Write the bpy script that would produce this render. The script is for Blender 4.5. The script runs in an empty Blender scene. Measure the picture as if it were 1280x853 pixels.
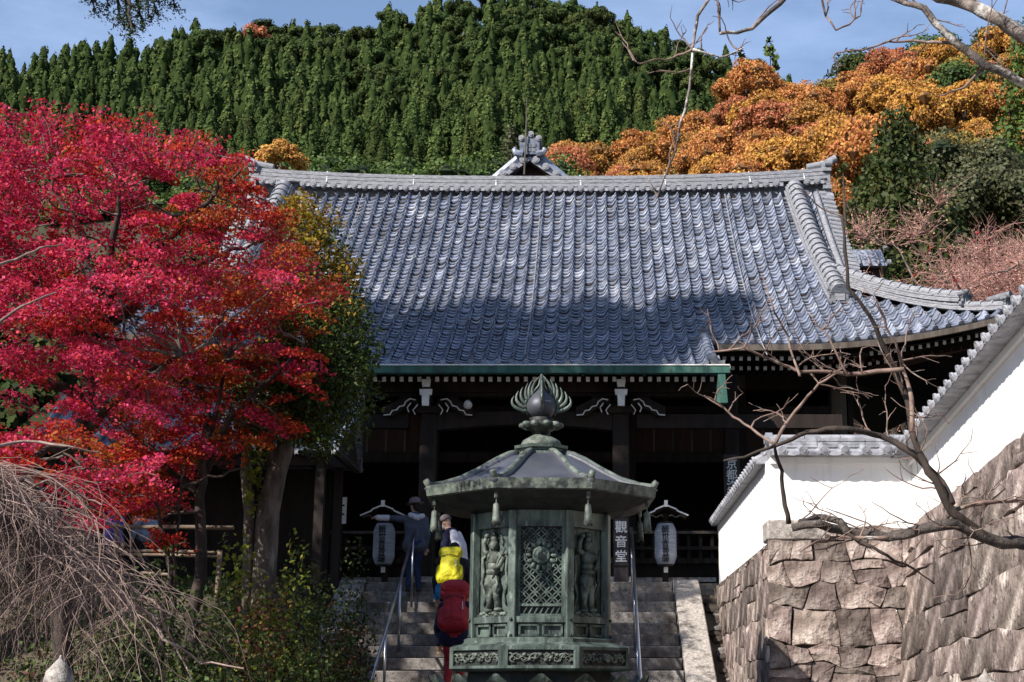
import bpy, bmesh, math, random
import numpy as np
from mathutils import Vector, Matrix, Euler, Quaternion
PI = math.pi
random.seed(7); RNG = np.random.default_rng(7)
sc = bpy.context.scene
COL = sc.collection
# ---------------------------------------------------------------- camera
F = 1800.0; CX = 742.0; CY = 426.5; HZ = 860.0; EYE = 1.6
PITCH = math.atan((HZ - CY) / F); cp, sp = math.cos(PITCH), math.sin(PITCH)
cam_d = bpy.data.cameras.new('camera'); cam = bpy.data.objects.new('camera', cam_d); COL.objects.link(cam)
cam_d.sensor_width = 36; cam_d.lens = F / 1280 * 36; cam_d.shift_x = -(CX - 640) / 1280
cam_d.clip_end = 3000; cam_d.clip_start = .1
cam.location = (0, 0, EYE); cam.rotation_euler = (PI / 2 + PITCH, 0, 0)
sc.camera = cam
# ---------------------------------------------------------------- light
SUN_AZ, SUN_EL = math.radians(227), math.radians(37.5)
w = bpy.data.worlds.new('World'); sc.world = w; w.use_nodes = True
nt = w.node_tree; bgn = nt.nodes['Background']
sky = nt.nodes.new('ShaderNodeTexSky'); sky.sky_type = 'NISHITA'; sky.sun_disc = False
sky.sun_elevation = SUN_EL; sky.sun_rotation = SUN_AZ; sky.air_density = 1.0; sky.dust_density = .4; sky.ozone_density = 3.0
_tc = nt.nodes.new('ShaderNodeTexCoord'); _mp = nt.nodes.new('ShaderNodeMapping'); _mp.inputs['Scale'].default_value = (1.2, 1.2, 3.6); nt.links.new(_tc.outputs['Generated'], _mp.inputs[0])
_cn = nt.nodes.new('ShaderNodeTexNoise'); _cn.inputs['Scale'].default_value = 2.6; _cn.inputs['Detail'].default_value = 7; _cn.inputs['Roughness'].default_value = .62; nt.links.new(_mp.outputs[0], _cn.inputs[0])
_cr = nt.nodes.new('ShaderNodeMapRange'); _cr.inputs[1].default_value = .40; _cr.inputs[2].default_value = .72; _cr.inputs[3].default_value = .12; _cr.inputs[4].default_value = .50; nt.links.new(_cn.outputs[0], _cr.inputs[0])
_mx = nt.nodes.new('ShaderNodeMixRGB'); _mx.inputs[2].default_value = (4.9, 6.3, 9.4, 1); nt.links.new(_cr.outputs[0], _mx.inputs[0]); nt.links.new(sky.outputs[0], _mx.inputs[1])   # thin high cloud, the same all round
nt.links.new(_mx.outputs[0], bgn.inputs[0]); bgn.inputs[1].default_value = .095
SUNV = Vector((math.sin(SUN_AZ) * math.cos(SUN_EL), math.cos(SUN_AZ) * math.cos(SUN_EL), math.sin(SUN_EL)))
sd = bpy.data.lights.new('sun', 'SUN'); sun = bpy.data.objects.new('sun', sd); COL.objects.link(sun)
sd.energy = 5.0; sd.angle = math.radians(.53); sd.color = (1, .93, .84)
sun.rotation_euler = SUNV.to_track_quat('Z', 'Y').to_euler(); sun.location = (-20, -20, 40)
sc.view_settings.view_transform = 'Standard'; sc.view_settings.look = 'None'
sc.view_settings.exposure = 0.72; sc.view_settings.gamma = 1.0; sc.view_settings.use_curve_mapping = False
sc.render.engine = 'CYCLES'; sc.cycles.use_denoising = True; sc.cycles.max_bounces = 6
sc.cycles.transparent_max_bounces = 4
# ---------------------------------------------------------------- pixel -> place
def _ray(px, py):
    a = (px - CX) / F; b = (CY - py) / F
    return Vector((a, cp - b * sp, sp + b * cp))
def at(px, py, Y):
    d = _ray(px, py); t = Y / d.y
    return Vector((d.x * t, Y, EYE + d.z * t))
def atx(px, py, X):
    d = _ray(px, py); t = X / d.x
    return Vector((X, d.y * t, EYE + d.z * t))
def proj(P):
    x, y, z = P[0], P[1], P[2] - EYE
    dep = y * cp + z * sp; up = -y * sp + z * cp
    return (CX + F * x / dep, CY - F * up / dep)
# ---------------------------------------------------------------- mesh helpers
class MB:
    def __init__(s): s.v = []; s.f = []; s.m = []; s.mi = 0
    def add(s, vs, fs, mi=None):
        o = len(s.v); s.v += [tuple(v) for v in vs]
        for f in fs: s.f.append(tuple(i + o for i in f)); s.m.append(s.mi if mi is None else mi)
        return s
    def box(s, c, d, rot=None, mi=None, taper=1.0):
        hx, hy, hz = d[0] / 2, d[1] / 2, d[2] / 2
        vs = []
        for z, t in ((-hz, 1), (hz, taper)):
            for x, y in ((-hx, -hy), (hx, -hy), (hx, hy), (-hx, hy)): vs.append(Vector((x * t, y * t, z)))
        if rot is not None: vs = [rot @ v for v in vs]
        c = Vector(c); vs = [v + c for v in vs]
        return s.add(vs, [(3, 2, 1, 0), (4, 5, 6, 7), (0, 1, 5, 4), (1, 2, 6, 5), (2, 3, 7, 6), (3, 0, 4, 7)], mi)
    def bbox(s, a, b, mi=None):
        return s.box([(a[i] + b[i]) / 2 for i in range(3)], [abs(b[i] - a[i]) for i in range(3)], None, mi)
    def bar(s, a, b, w, h, up=(0, 0, 1), mi=None):
        a, b = Vector(a), Vector(b); d = (b - a); L = d.length; d.normalize()
        x = d.cross(Vector(up)); 
        if x.length < 1e-5: x = d.cross(Vector((0, 1, 0)))
        x.normalize(); z = x.cross(d)
        R = Matrix((x, d, z)).transposed()
        return s.box((a + b) / 2, (w, L, h), R, mi)
    def tube(s, pts, rad, n=8, cap=True, mi=None, squash=None):
        pts = [Vector(p) for p in pts]; k = len(pts)
        if not hasattr(rad, '__len__'): rad = [rad] * k
        vs = []; ref = None
        for i, p in enumerate(pts):
            d = (pts[min(i + 1, k - 1)] - pts[max(i - 1, 0)])
            if d.length < 1e-9: d = Vector((0, 0, 1))
            d.normalize()
            if ref is None:
                ref = Vector((0, 0, 1)) if abs(d.z) < .9 else Vector((1, 0, 0))
            x = ref - d * ref.dot(d)
            if x.length < 1e-6: x = d.orthogonal()
            x.normalize(); y = d.cross(x); ref = x
            for j in range(n):
                a = 2 * PI * j / n
                vs.append(p + (x * math.cos(a) + y * math.sin(a)) * rad[i])
        fs = []
        for i in range(k - 1):
            for j in range(n):
                j2 = (j + 1) % n
                fs.append((i * n + j, i * n + j2, (i + 1) * n + j2, (i + 1) * n + j))
        if cap:
            fs.append(tuple(range(n - 1, -1, -1))); fs.append(tuple((k - 1) * n + j for j in range(n)))
        return s.add(vs, fs, mi)
    def lathe(s, prof, n=16, c=(0, 0, 0), mi=None, rot=0.0, axis=None, capb=True, capt=True):
        vs = []; c = Vector(c)
        for r, z in prof:
            for j in range(n):
                a = 2 * PI * j / n + rot
                v = Vector((r * math.cos(a), r * math.sin(a), z))
                if axis is not None: v = axis @ v
                vs.append(v + c)
        fs = []
        for i in range(len(prof) - 1):
            for j in range(n):
                j2 = (j + 1) % n
                fs.append((i * n + j, i * n + j2, (i + 1) * n + j2, (i + 1) * n + j))
        if capb: fs.append(tuple(range(n - 1, -1, -1)))
        if capt: fs.append(tuple((len(prof) - 1) * n + j for j in range(n)))
        return s.add(vs, fs, mi)
    def ball(s, c, r, n=8, m=6, mi=None, rot=None):
        if not hasattr(r, '__len__'): r = (r, r, r)
        c = Vector(c); vs = []
        for i in range(1, m):
            t = PI * i / m
            for j in range(n):
                a = 2 * PI * j / n
                vs.append(Vector((r[0] * math.sin(t) * math.cos(a), r[1] * math.sin(t) * math.sin(a), r[2] * math.cos(t))))
        vs.append(Vector((0, 0, r[2]))); vs.append(Vector((0, 0, -r[2])))
        if rot is not None: vs = [rot @ v for v in vs]
        vs = [v + c for v in vs]
        T = (m - 1) * n; B = T + 1; fs = []
        for i in range(m - 2):
            for j in range(n):
                j2 = (j + 1) % n
                fs.append((i * n + j, (i + 1) * n + j, (i + 1) * n + j2, i * n + j2))
        for j in range(n):
            j2 = (j + 1) % n
            fs.append((T, j, j2)); fs.append((B, (m - 2) * n + j2, (m - 2) * n + j))
        return s.add(vs, fs, mi)
    def prism(s, poly, d0, d1, fr, mi=None):
        """poly 2-D (a,b); fr(a,b,d) -> 3-D"""
        n = len(poly)
        vs = [fr(a, b, d0) for a, b in poly] + [fr(a, b, d1) for a, b in poly]
        fs = [tuple(range(n - 1, -1, -1)), tuple(range(n, 2 * n))]
        for i in range(n):
            j = (i + 1) % n; fs.append((i, j, n + j, n + i))
        return s.add(vs, fs, mi)
    def mesh(s, name, mats, smooth=False):
        me = bpy.data.meshes.new(name); me.from_pydata(s.v, [], s.f)
        for m in (mats if isinstance(mats, (list, tuple)) else [mats]): me.materials.append(m)
        if s.m and max(s.m) > 0: me.polygons.foreach_set('material_index', s.m)
        if smooth: me.polygons.foreach_set('use_smooth', [True] * len(s.f))
        me.update(); return me
    def fixn(s): s.fix = True; return s
def link(name, data, parent=None, loc=None, rot=None):
    o = bpy.data.objects.new(name, data); COL.objects.link(o)
    if parent is not None: o.parent = parent
    if loc is not None: o.location = loc
    if rot is not None: o.rotation_euler = rot
    return o
def recalc(me):
    bm = bmesh.new(); bm.from_mesh(me); bmesh.ops.recalc_face_normals(bm, faces=bm.faces); bm.to_mesh(me); bm.free()
def obj(name, mb, mats, parent=None, smooth=False, loc=None, rot=None, fix=True, auto=None, bevel=0):
    me = mb.mesh(name, mats, smooth)
    if fix: recalc(me)
    if auto: me.set_sharp_from_angle(angle=math.radians(auto))
    o = link(name, me, parent, loc, rot)
    if bevel:
        b = o.modifiers.new('bevel', 'BEVEL'); b.width = bevel; b.segments = 1; b.limit_method = 'ANGLE'
    return o
def tag(o, label=None, cat=None, group=None, kind=None):
    if label: o['label'] = label
    if cat: o['category'] = cat
    if group: o['group'] = group
    if kind: o['kind'] = kind
    return o
def thing(name, label, cat, loc=(0, 0, 0), rz=0, group=None):
    return tag(link(name, None, None, loc, (0, 0, rz)), label, cat, group)
def npmesh(name, V, Fq, mats, mi=None, smooth=False):
    """V (n,3), Fq (m,k) array"""
    V = np.asarray(V, np.float32); Fq = np.asarray(Fq, np.int32); m, k = Fq.shape
    me = bpy.data.meshes.new(name)
    me.vertices.add(len(V)); me.vertices.foreach_set('co', V.ravel())
    me.loops.add(m * k); me.loops.foreach_set('vertex_index', Fq.ravel())
    me.polygons.add(m); me.polygons.foreach_set('loop_start', np.arange(0, m * k, k, dtype=np.int32))
    for mt in (mats if isinstance(mats, (list, tuple)) else [mats]): me.materials.append(mt)
    if mi is not None: me.polygons.foreach_set('material_index', np.asarray(mi, np.int32))
    if smooth: me.polygons.foreach_set('use_smooth', np.ones(m, bool))
    me.update(calc_edges=True); return me
# ---------------------------------------------------------------- materials
def mat(name, c1, c2=None, scale=4.0, rough=.8, bump=0.0, bscale=30.0, island=0.0, orand=0.0, metal=0.0, spec=.3,
        trans=0.0, stretch=None, spots=None, detail=5.0, contrast=(.35, .65), tcol=None, huej=0.0, bdist=.02):
    m = bpy.data.materials.new(name); m.use_nodes = True; t = m.node_tree; N = t.nodes; L = t.links
    b = N['Principled BSDF']; out = N['Material Output']
    b.inputs['Roughness'].default_value = rough; b.inputs['Metallic'].default_value = metal
    b.inputs['Specular IOR Level'].default_value = spec
    tc = N.new('ShaderNodeTexCoord'); vec = tc.outputs['Object']
    if stretch:
        mp = N.new('ShaderNodeMapping'); mp.inputs['Scale'].default_value = stretch; L.new(vec, mp.inputs[0]); vec = mp.outputs[0]
    col = None
    if c2 is not None:
        n = N.new('ShaderNodeTexNoise'); n.inputs['Scale'].default_value = scale; n.inputs['Detail'].default_value = detail; L.new(vec, n.inputs[0])
        r = N.new('ShaderNodeValToRGB'); r.color_ramp.elements[0].position = contrast[0]; r.color_ramp.elements[1].position = contrast[1]
        r.color_ramp.elements[0].color = (*c1, 1); r.color_ramp.elements[1].color = (*c2, 1)
        L.new(n.outputs[0], r.inputs[0]); col = r.outputs[0]
    else:
        rg = N.new('ShaderNodeRGB'); rg.outputs[0].default_value = (*c1, 1); col = rg.outputs[0]
    for (sc3, sclr, lo, hi) in (spots or []):
        n = N.new('ShaderNodeTexNoise'); n.inputs['Scale'].default_value = sc3; n.inputs['Detail'].default_value = 8; n.inputs['Roughness'].default_value = .65; L.new(vec, n.inputs[0])
        mr = N.new('ShaderNodeMapRange'); mr.inputs[1].default_value = lo; mr.inputs[2].default_value = hi; L.new(n.outputs[0], mr.inputs[0])
        mx = N.new('ShaderNodeMixRGB'); mx.inputs[2].default_value = (*sclr, 1); L.new(mr.outputs[0], mx.inputs[0]); L.new(col, mx.inputs[1]); col = mx.outputs[0]
    def jitter(col, src, amt, hue):
        mr = N.new('ShaderNodeMapRange'); mr.inputs[3].default_value = 1 - amt; mr.inputs[4].default_value = 1 + amt; L.new(src, mr.inputs[0])
        h = N.new('ShaderNodeHueSaturation'); L.new(mr.outputs[0], h.inputs['Value']); L.new(col, h.inputs['Color'])
        if hue:
            m2 = N.new('ShaderNodeMath'); m2.operation = 'MULTIPLY'; m2.inputs[1].default_value = 7.31; L.new(src, m2.inputs[0])
            m3 = N.new('ShaderNodeMath'); m3.operation = 'FRACT'; L.new(m2.outputs[0], m3.inputs[0])
            m4 = N.new('ShaderNodeMapRange'); m4.inputs[3].default_value = .5 - hue; m4.inputs[4].default_value = .5 + hue; L.new(m3.outputs[0], m4.inputs[0])
            L.new(m4.outputs[0], h.inputs['Hue'])
        return h.outputs[0]
    if island:
        g = N.new('ShaderNodeNewGeometry'); col = jitter(col, g.outputs['Random Per Island'], island, huej)
    if orand:
        oi = N.new('ShaderNodeObjectInfo'); col = jitter(col, oi.outputs['Random'], orand, huej)
    L.new(col, b.inputs['Base Color'])
    if bump:
        n = N.new('ShaderNodeTexNoise'); n.inputs['Scale'].default_value = bscale; n.inputs['Detail'].default_value = 6; L.new(vec, n.inputs[0])
        bp = N.new('ShaderNodeBump'); bp.inputs['Strength'].default_value = bump; bp.inputs['Distance'].default_value = bdist
        L.new(n.outputs[0], bp.inputs['Height']); L.new(bp.outputs[0], b.inputs['Normal'])
    if trans:
        tr = N.new('ShaderNodeBsdfTranslucent')
        if tcol: 
            mm = N.new('ShaderNodeMixRGB'); mm.blend_type = 'MULTIPLY'; mm.inputs[0].default_value = 1; mm.inputs[2].default_value = (*tcol, 1); L.new(col, mm.inputs[1]); L.new(mm.outputs[0], tr.inputs[0])
        else: L.new(col, tr.inputs[0])
        ms = N.new('ShaderNodeMixShader'); ms.inputs[0].default_value = trans
        L.new(b.outputs[0], ms.inputs[1]); L.new(tr.outputs[0], ms.inputs[2]); L.new(ms.outputs[0], out.inputs[0])
    return m
M = {}
M['tile'] = mat('kawara_tile', (.105, .127, .188), (.265, .288, .345), 9, .38, .25, 60, island=.40, spec=.6, spots=[(2.2, (.46, .47, .51), .53, .72), (.7, (.10, .115, .155), .54, .72)])
M['tile_obj'] = mat('kawara_tile_single', (.105, .127, .188), (.265, .288, .345), 9, .38, .25, 60, orand=.40, spec=.6)
M['ridge'] = mat('ridge_tile', (.17, .175, .20), (.33, .335, .36), 7, .6, .4, 50, stretch=(1.5, 1.5, 9), spots=[(5, (.10, .10, .115), .52, .64), (11, (.42, .42, .43), .58, .68)])
M['ridge_dark'] = mat('dark_tile', (.10, .105, .12), (.20, .205, .22), 12, .5, .2, 50)
M['wood'] = mat('dark_timber', (.010, .007, .0055), (.024, .015, .011), 6, .75, .3, 40, stretch=(1, 1, .15))
M['redwood'] = mat('red_brown_timber', (.032, .014, .010), (.058, .026, .018), 6, .75, .3, 40, stretch=(1, 1, .15))
M['greywood'] = mat('weathered_timber', (.06, .048, .04), (.125, .105, .088), 8, .8, .4, 60, stretch=(1, 1, .12))
M['white'] = mat('white_paint', (.62, .61, .58), (.78, .77, .74), 12, .7)
M['copper'] = mat('copper_green', (.022, .075, .062), (.05, .14, .11), 5, .65, .1, 40, stretch=(1, 1, .2), spots=[(9, (.03, .05, .045), .5, .65)])
M['plaster'] = mat('white_plaster', (.76, .745, .73), (.84, .83, .82), 1.5, .85, .08, 30, stretch=(1, 1, .22), spots=[(2.2, (.56, .53, .49), .58, .80), (9, (.64, .62, .59), .60, .78)])
M['coping'] = mat('pale_coping_tile', (.20, .205, .23), (.36, .365, .395), 8, .55, .3, 50, spots=[(6, (.12, .12, .135), .53, .66)])
M['stonew'] = mat('wall_stone', (.090, .068, .058), (.285, .225, .20), 3.5, .9, 1.0, 9, bdist=.07, orand=.46, huej=.012, spots=[(6, (.045, .032, .030), .52, .66), (2.3, (.50, .43, .385), .54, .68), (28, (.07, .05, .045), .57, .66)])
M['granite'] = mat('granite', (.25, .225, .20), (.45, .415, .38), 22, .85, .5, 60, spots=[(5, (.10, .085, .075), .50, .66), (60, (.12, .10, .09), .56, .64)])
M['stepface'] = mat('step_granite', (.115, .104, .098), (.29, .27, .255), 16, .88, .5, 60, orand=.15, spots=[(4, (.06, .05, .045), .47, .64), (55, (.07, .06, .05), .53, .62)])
M['mortar'] = mat('dark_joint', (.03, .024, .02), (.06, .048, .04), 8, .95)
M['soil'] = mat('ground_soil', (.05, .04, .03), (.11, .09, .065), 2, .95, .4, 12)
M['forestfloor'] = mat('forest_floor', (.02, .028, .012), (.05, .05, .025), .3, .95)
M['gravel'] = mat('court_gravel', (.11, .10, .09), (.19, .175, .16), 20, .95, .5, 60)
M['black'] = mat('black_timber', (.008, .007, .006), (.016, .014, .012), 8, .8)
M['steel'] = mat('steel_rail', (.45, .46, .50), (.55, .56, .60), 3, .28, metal=1.0, spec=.5)
M['paper'] = mat('paper', (.66, .64, .60), (.74, .72, .68), 9, .8)
M['ink'] = mat('ink', (.015, .015, .018), rough=.7)
M['letter'] = mat('letter_white', (.78, .78, .76), rough=.7)
def text_mesh(name, body, size, matl, extrude=.003):
    cu = bpy.data.curves.new(name, 'FONT'); cu.body = body; cu.size = size; cu.extrude = extrude; cu.align_x = 'CENTER'; cu.align_y = 'CENTER'
    cu.resolution_u = 3; cu.offset = size * .012
    o = bpy.data.objects.new(name, cu); COL.objects.link(o)
    dg = bpy.context.evaluated_depsgraph_get(); me = bpy.data.meshes.new_from_object(o.evaluated_get(dg))
    bpy.data.objects.remove(o); bpy.data.curves.remove(cu)
    me.materials.clear(); me.materials.append(matl); me.name = name
    return me
M['signboard'] = mat('sign_timber', (.035, .028, .03), (.07, .058, .06), 10, .8, .3, 50, stretch=(1, 1, .1))
# ================================================================ terrain
PLAT = 3.32
X0 = at(651, 455, 24.0).x
def sline(pts, px):
    xs = [p[0] for p in pts]; ys = [p[1] for p in pts]
    return np.interp(px, xs, ys)
SKY_MAIN = [(-600, 120), (-200, 90), (0, 62), (60, 50), (150, 45), (230, 25), (330, 15), (410, 20), (480, 8), (540, -12), (640, -22), (740, -10), (800, 14), (880, 42), (960, 72), (1010, 100), (1100, 130), (1300, 160), (1900, 200)]
SKY_SPUR = [(-600, 700), (500, 480), (600, 330), (660, 245), (690, 205), (740, 182), (800, 174), (860, 155), (900, 112), (940, 96), (985, 100), (1030, 92), (1100, 70), (1180, 62), (1240, 60), (1400, 20), (1900, -60)]
YM, YS = 330.0, 170.0
def tan_el(px, py):
    b = (CY - py) / F
    return (sp + b * cp) / (cp - b * sp)
def px_of(X, Y): return CX + F * X / (np.maximum(Y, 1.0) * 1.06)
def ground(X, Y):
    X = np.asarray(X, float); Y = np.asarray(Y, float)
    px = px_of(X, np.maximum(Y, 60))
    zm = tan_el(px, sline(SKY_MAIN, px)) * YM + EYE - 12.5
    zs = tan_el(px, sline(SKY_SPUR, px)) * YS + EYE - 7.0
    m = np.where(Y < YM, PLAT + (zm - PLAT) * np.clip((Y - 40) / (YM - 40), 0, 1) ** 1.6, zm - (Y - YM) * .35)
    s = np.where(Y < YS, PLAT + (zs - PLAT) * np.clip((Y - 40) / (YS - 40), 0, 1) ** 1.3, zs - (Y - YS) * .45)
    far = np.maximum(m, s)
    far = np.where(Y > 700, np.minimum(far, 30), far)
    left = np.clip((Y - 15) / 4.0, 0, 1) * 2.75 + np.clip((Y - 19) / 5.0, 0, 1) * (PLAT - .05 - 2.75)
    mid = np.clip((Y - 18.1) / 6.5, 0, 1) * (PLAT - .1) - .06
    right = np.where(((X > 2.5) & (Y > 17.4)) | ((X > 4.2)), 3.0, mid)
    near = np.where(X < -4.4, left, np.where(X > 2.2, right, mid))
    near = np.where((X < -14) & (Y < 15), np.clip((-14 - X) * .3, 0, 3), near)
    return np.where(Y < 40, near, far)
def build_ground():
    xs = np.unique(np.concatenate([np.linspace(-900, -60, 36), np.linspace(-60, -8, 27), np.linspace(-8, 8, 41), np.linspace(8, 60, 27), np.linspace(60, 900, 36)]))
    ys = np.unique(np.concatenate([np.linspace(-200, 8, 12), np.linspace(8, 40, 65), np.linspace(40, 400, 91), np.linspace(400, 1600, 14)]))
    X, Y = np.meshgrid(xs, ys); Z = ground(X, Y)
    nx, ny = len(xs), len(ys)
    I = np.arange(nx * ny).reshape(ny, nx)
    Fq = np.stack([I[:-1, :-1], I[:-1, 1:], I[1:, 1:], I[1:, :-1]], -1).reshape(-1, 4)
    cy = (Y[:-1, :-1]).reshape(-1); cz = Z[:-1, :-1].reshape(-1)
    mi = np.where(cy >= 40, 1, np.where((cz < .2) & (cy < 19), 2, 0))
    me = npmesh('ground', np.stack([X, Y, Z], -1).reshape(-1, 3), Fq, [M['soil'], M['forestfloor'], M['gravel']], mi, True)
    tag(link('ground', me), kind='structure')
build_ground()
# ================================================================ stairs
YT, TREAD, RISE, NST = 24.3, .36, PLAT / 18, 18
HW = 2.56
def stair_z(Y): return PLAT - max(0, (YT - Y)) / TREAD * RISE
st = thing('stone_staircase', 'worn granite staircase climbing to the hall between sloping stone kerbs', 'staircase', (X0, 0, 0))
blk = {}
for i in range(NST):
    zt = PLAT - i * RISE; yf = YT - i * TREAD
    cuts = [-HW, -HW + 1.5 + .5 * random.random(), .1 + .9 * random.random(), HW]
    for a, b in zip(cuts[:-1], cuts[1:]):
        mb = MB().bbox((a + .003, yf - .015, zt - RISE + .006), (b - .003, yf + TREAD + .03, zt - random.uniform(0, .006)))
        obj('step', mb, M['stepface'], st, bevel=.012)
obj('bed', MB().add([(-HW - .02, YT - 6.6, -.2), (HW + .02, YT - 6.6, -.2), (HW + .02, YT + .2, -.2), (-HW - .02, YT + .2, -.2), (-HW - .02, YT - 6.6, -.1), (HW + .02, YT - 6.6, -.1), (HW + .02, YT + .2, PLAT - .26), (-HW - .02, YT + .2, PLAT - .26)],
    [(3, 2, 1, 0), (4, 5, 6, 7), (0, 1, 5, 4), (1, 2, 6, 5), (2, 3, 7, 6), (3, 0, 4, 7)]), M['mortar'], st)
for s in (-1, 1):
    n = 5
    for k in range(n):
        ya = YT + .12 - (NST * TREAD + .1) * k / n; yb = YT + .12 - (NST * TREAD + .1) * (k + 1) / n + .006
        za = stair_z(min(ya, YT)) + .05; zb = stair_z(yb) + .05
        xa, xb = s * (HW + .01), s * (HW + .44)
        x1, x2 = min(xa, xb), max(xa, xb)
        mb = MB().add([(x1, yb, zb - .5), (x2, yb, zb - .5), (x2, ya, za - .5), (x1, ya, za - .5), (x1, yb, zb), (x2, yb, zb), (x2, ya, za), (x1, ya, za)],
                      [(3, 2, 1, 0), (4, 5, 6, 7), (0, 1, 5, 4), (1, 2, 6, 5), (2, 3, 7, 6), (3, 0, 4, 7)])
        obj('kerb_stone', mb, M['granite'], st, bevel=.015)
# platform paving in front of and under the hall
pv = tag(obj('terrace', MB().bbox((X0 - 9.5, YT + .34, 2.6), (X0 + 9.5, 40, PLAT - .004)), M['gravel']), kind='structure')
# narrow rubble stair between kerb and retaining wall
rb = thing('rubble_edge', 'narrow dark rubble gutter between stair kerb and stone wall', 'gutter', (0, 0, 0))
for i in range(46):
    y = random.uniform(18.6, 24.2); x = random.uniform(X0 + HW + .55, 2.12)
    r = random.uniform(.08, .16)
    z = stair_z(y) - .26
    mb = MB().ball((0, 0, 0), (r, r * random.uniform(.8, 1.4), r * .6), 6, 4, rot=Euler((random.uniform(-.3, .3), random.uniform(-.3, .3), random.uniform(0, 3))).to_matrix())
    obj('stone', mb, M['mortar'] if i % 3 else M['stepface'], rb, loc=(x, y, z))
# handrails
def handrail(x, label, pts):
    h = thing('handrail', label, 'handrail', (x, 0, 0), group='steel handrails on the stairs')
    mb = MB(); P = [Vector((0, y, stair_z(y) + hh)) for y, hh in pts]
    mb.tube(P, .024, 8); obj('rail', mb, M['steel'], h, True)
    for y, hh in pts[1:-1] if len(pts) > 4 else pts:
        obj('post', MB().tube([(0, y, stair_z(y) - .05), (0, y, stair_z(y) + hh - .01)], .02, 8), M['steel'], h, True)
handrail(-2.93, 'steel handrail on the stairs beside the climbing visitors', [(23.75, 1.12), (23.5, 1.12), (22.1, 1.0), (20.7, .9), (19.3, .85), (18.2, .85)])
handrail(.62, 'steel handrail on the stairs in front of the sign board with three white characters', [(23.75, 1.12), (23.5, 1.12), (22.1, 1.0), (20.7, .9), (19.3, .85), (18.2, .85)])
# ================================================================ retaining wall
def clip_poly(poly, a, b, c):
    out = []
    for i in range(len(poly)):
        p, q = poly[i], poly[(i + 1) % len(poly)]
        dp = a * p[0] + b * p[1] - c; dq = a * q[0] + b * q[1] - c
        if dp <= 0: out.append(p)
        if (dp < 0 < dq) or (dq < 0 < dp):
            t = dp / (dp - dq); out.append((p[0] + (q[0] - p[0]) * t, p[1] + (q[1] - p[1]) * t))
    return out
def stones(wl, L, H, size, fr, seed, rel=1.0, asp=1.0):
    """Irregular fitted stones over a face 0..L x 0..H; fr(a,b,d) -> world."""
    rnd = random.Random(seed)
    levels = [0.0]
    while levels[-1] < H - size * .75: levels.append(levels[-1] + size * rnd.uniform(.72, 1.25))
    levels.append(H)
    nk = int(L / .22) + 3
    jit = [[0.0 if k in (0, len(levels) - 1) else rnd.uniform(-.07, .07) for _ in range(nk)] for k in range(len(levels))]
    def lev(k, a):
        f = max(0, a) / .22; q = int(f); return levels[k] + jit[k][min(q, nk - 1)] * (1 - (f - q)) + jit[k][min(q + 1, nk - 1)] * (f - q)
    cells = []
    for k in range(len(levels) - 1):
        a = 0.0; sl0 = 0.0
        while a < L - .02:
            w_ = size * asp * rnd.uniform(.6, 1.65); b = a + w_
            if L - b < size * asp * .4: b = L
            sl1 = 0.0 if b >= L else rnd.uniform(-.07, .07)
            mA, mB = (a + b) / 2 + rnd.uniform(-.05, .05), (a + b) / 2 + rnd.uniform(-.05, .05)
            pl = [(a - sl0, lev(k, a - sl0)), (mA, lev(k, mA)), (b - sl1, lev(k, b - sl1)), (b + sl1, lev(k + 1, b + sl1)), (mB, lev(k + 1, mB)), (a + sl0, lev(k + 1, a + sl0))]
            if rnd.random() < .22 and w_ > size * .8:      # a tall block split into two flat ones
                f = rnd.uniform(.4, .62); P, Q, R_, S, T, U = pl
                l = (P[0] + (U[0] - P[0]) * f, P[1] + (U[1] - P[1]) * f); r = (R_[0] + (S[0] - R_[0]) * f, R_[1] + (S[1] - R_[1]) * f + rnd.uniform(-.04, .04))
                cells += [[P, Q, R_, r, l], [l, r, S, T, U]]
            else: cells.append(pl)
            a = b; sl0 = sl1
    for poly in cells:
        cx = sum(a for a, _ in poly) / len(poly); cb = sum(b for _, b in poly) / len(poly)
        # resample: midpoints added, jittered
        ring = []
        n = len(poly)
        for k in range(n):
            p0, p1 = poly[k], poly[(k + 1) % n]
            ln = math.hypot(p1[0] - p0[0], p1[1] - p0[1])
            if ln < .04: continue
            ring.append((p0[0] * .95 + p1[0] * .05 , p0[1] * .95 + p1[1] * .05))
            if ln > .12: 
                ring.append(((p0[0] + p1[0]) / 2 + rnd.uniform(-.018, .018), (p0[1] + p1[1]) / 2 + rnd.uniform(-.018, .018)))
            ring.append((p0[0] * .06 + p1[0] * .94, p0[1] * .06 + p1[1] * .94))
        if len(ring) < 3: continue
        pr = rnd.uniform(.015, .06) * rel; k = len(ring); vs = []
        tx, ty = rnd.uniform(-.06, .06) * rel, rnd.uniform(-.06, .06) * rel
        for sh, d in ((.99, -.06), (.982, pr * .55), (.93, pr)):
            for a, b in ring:
                aa = cx + (a - cx) * sh; bb = cb + (b - cb) * sh
                dd = d + (0 if d < 0 else ((a - cx) * tx + (b - cb) * ty) + rnd.uniform(-.012, .012) * rel)
                vs.append(fr(aa, bb, dd))
        vs.append(fr(cx, cb, pr + rnd.uniform(-.005, .02) * rel))
        fs = []
        for r in range(2):
            for q in range(k):
                q2 = (q + 1) % k; fs.append((r * k + q, r * k + q2, (r + 1) * k + q2, (r + 1) * k + q))
        for q in range(k): fs.append((2 * k + q, 2 * k + (q + 1) % k, 3 * k))
        org = fr(cx, cb, 0)
        obj('stone', MB().add([Vector(v) - Vector(org) for v in vs], fs), M['stonew'], wl, True, loc=org, auto=48)
BAT = .13   # batter: run per metre of height
WT = 3.30   # top of stone
YC = 17.0
c1 = at(960, 690, YC); XL = c1.x          # near corner of the projecting part
XR = at(1137, 680, YC).x
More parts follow.
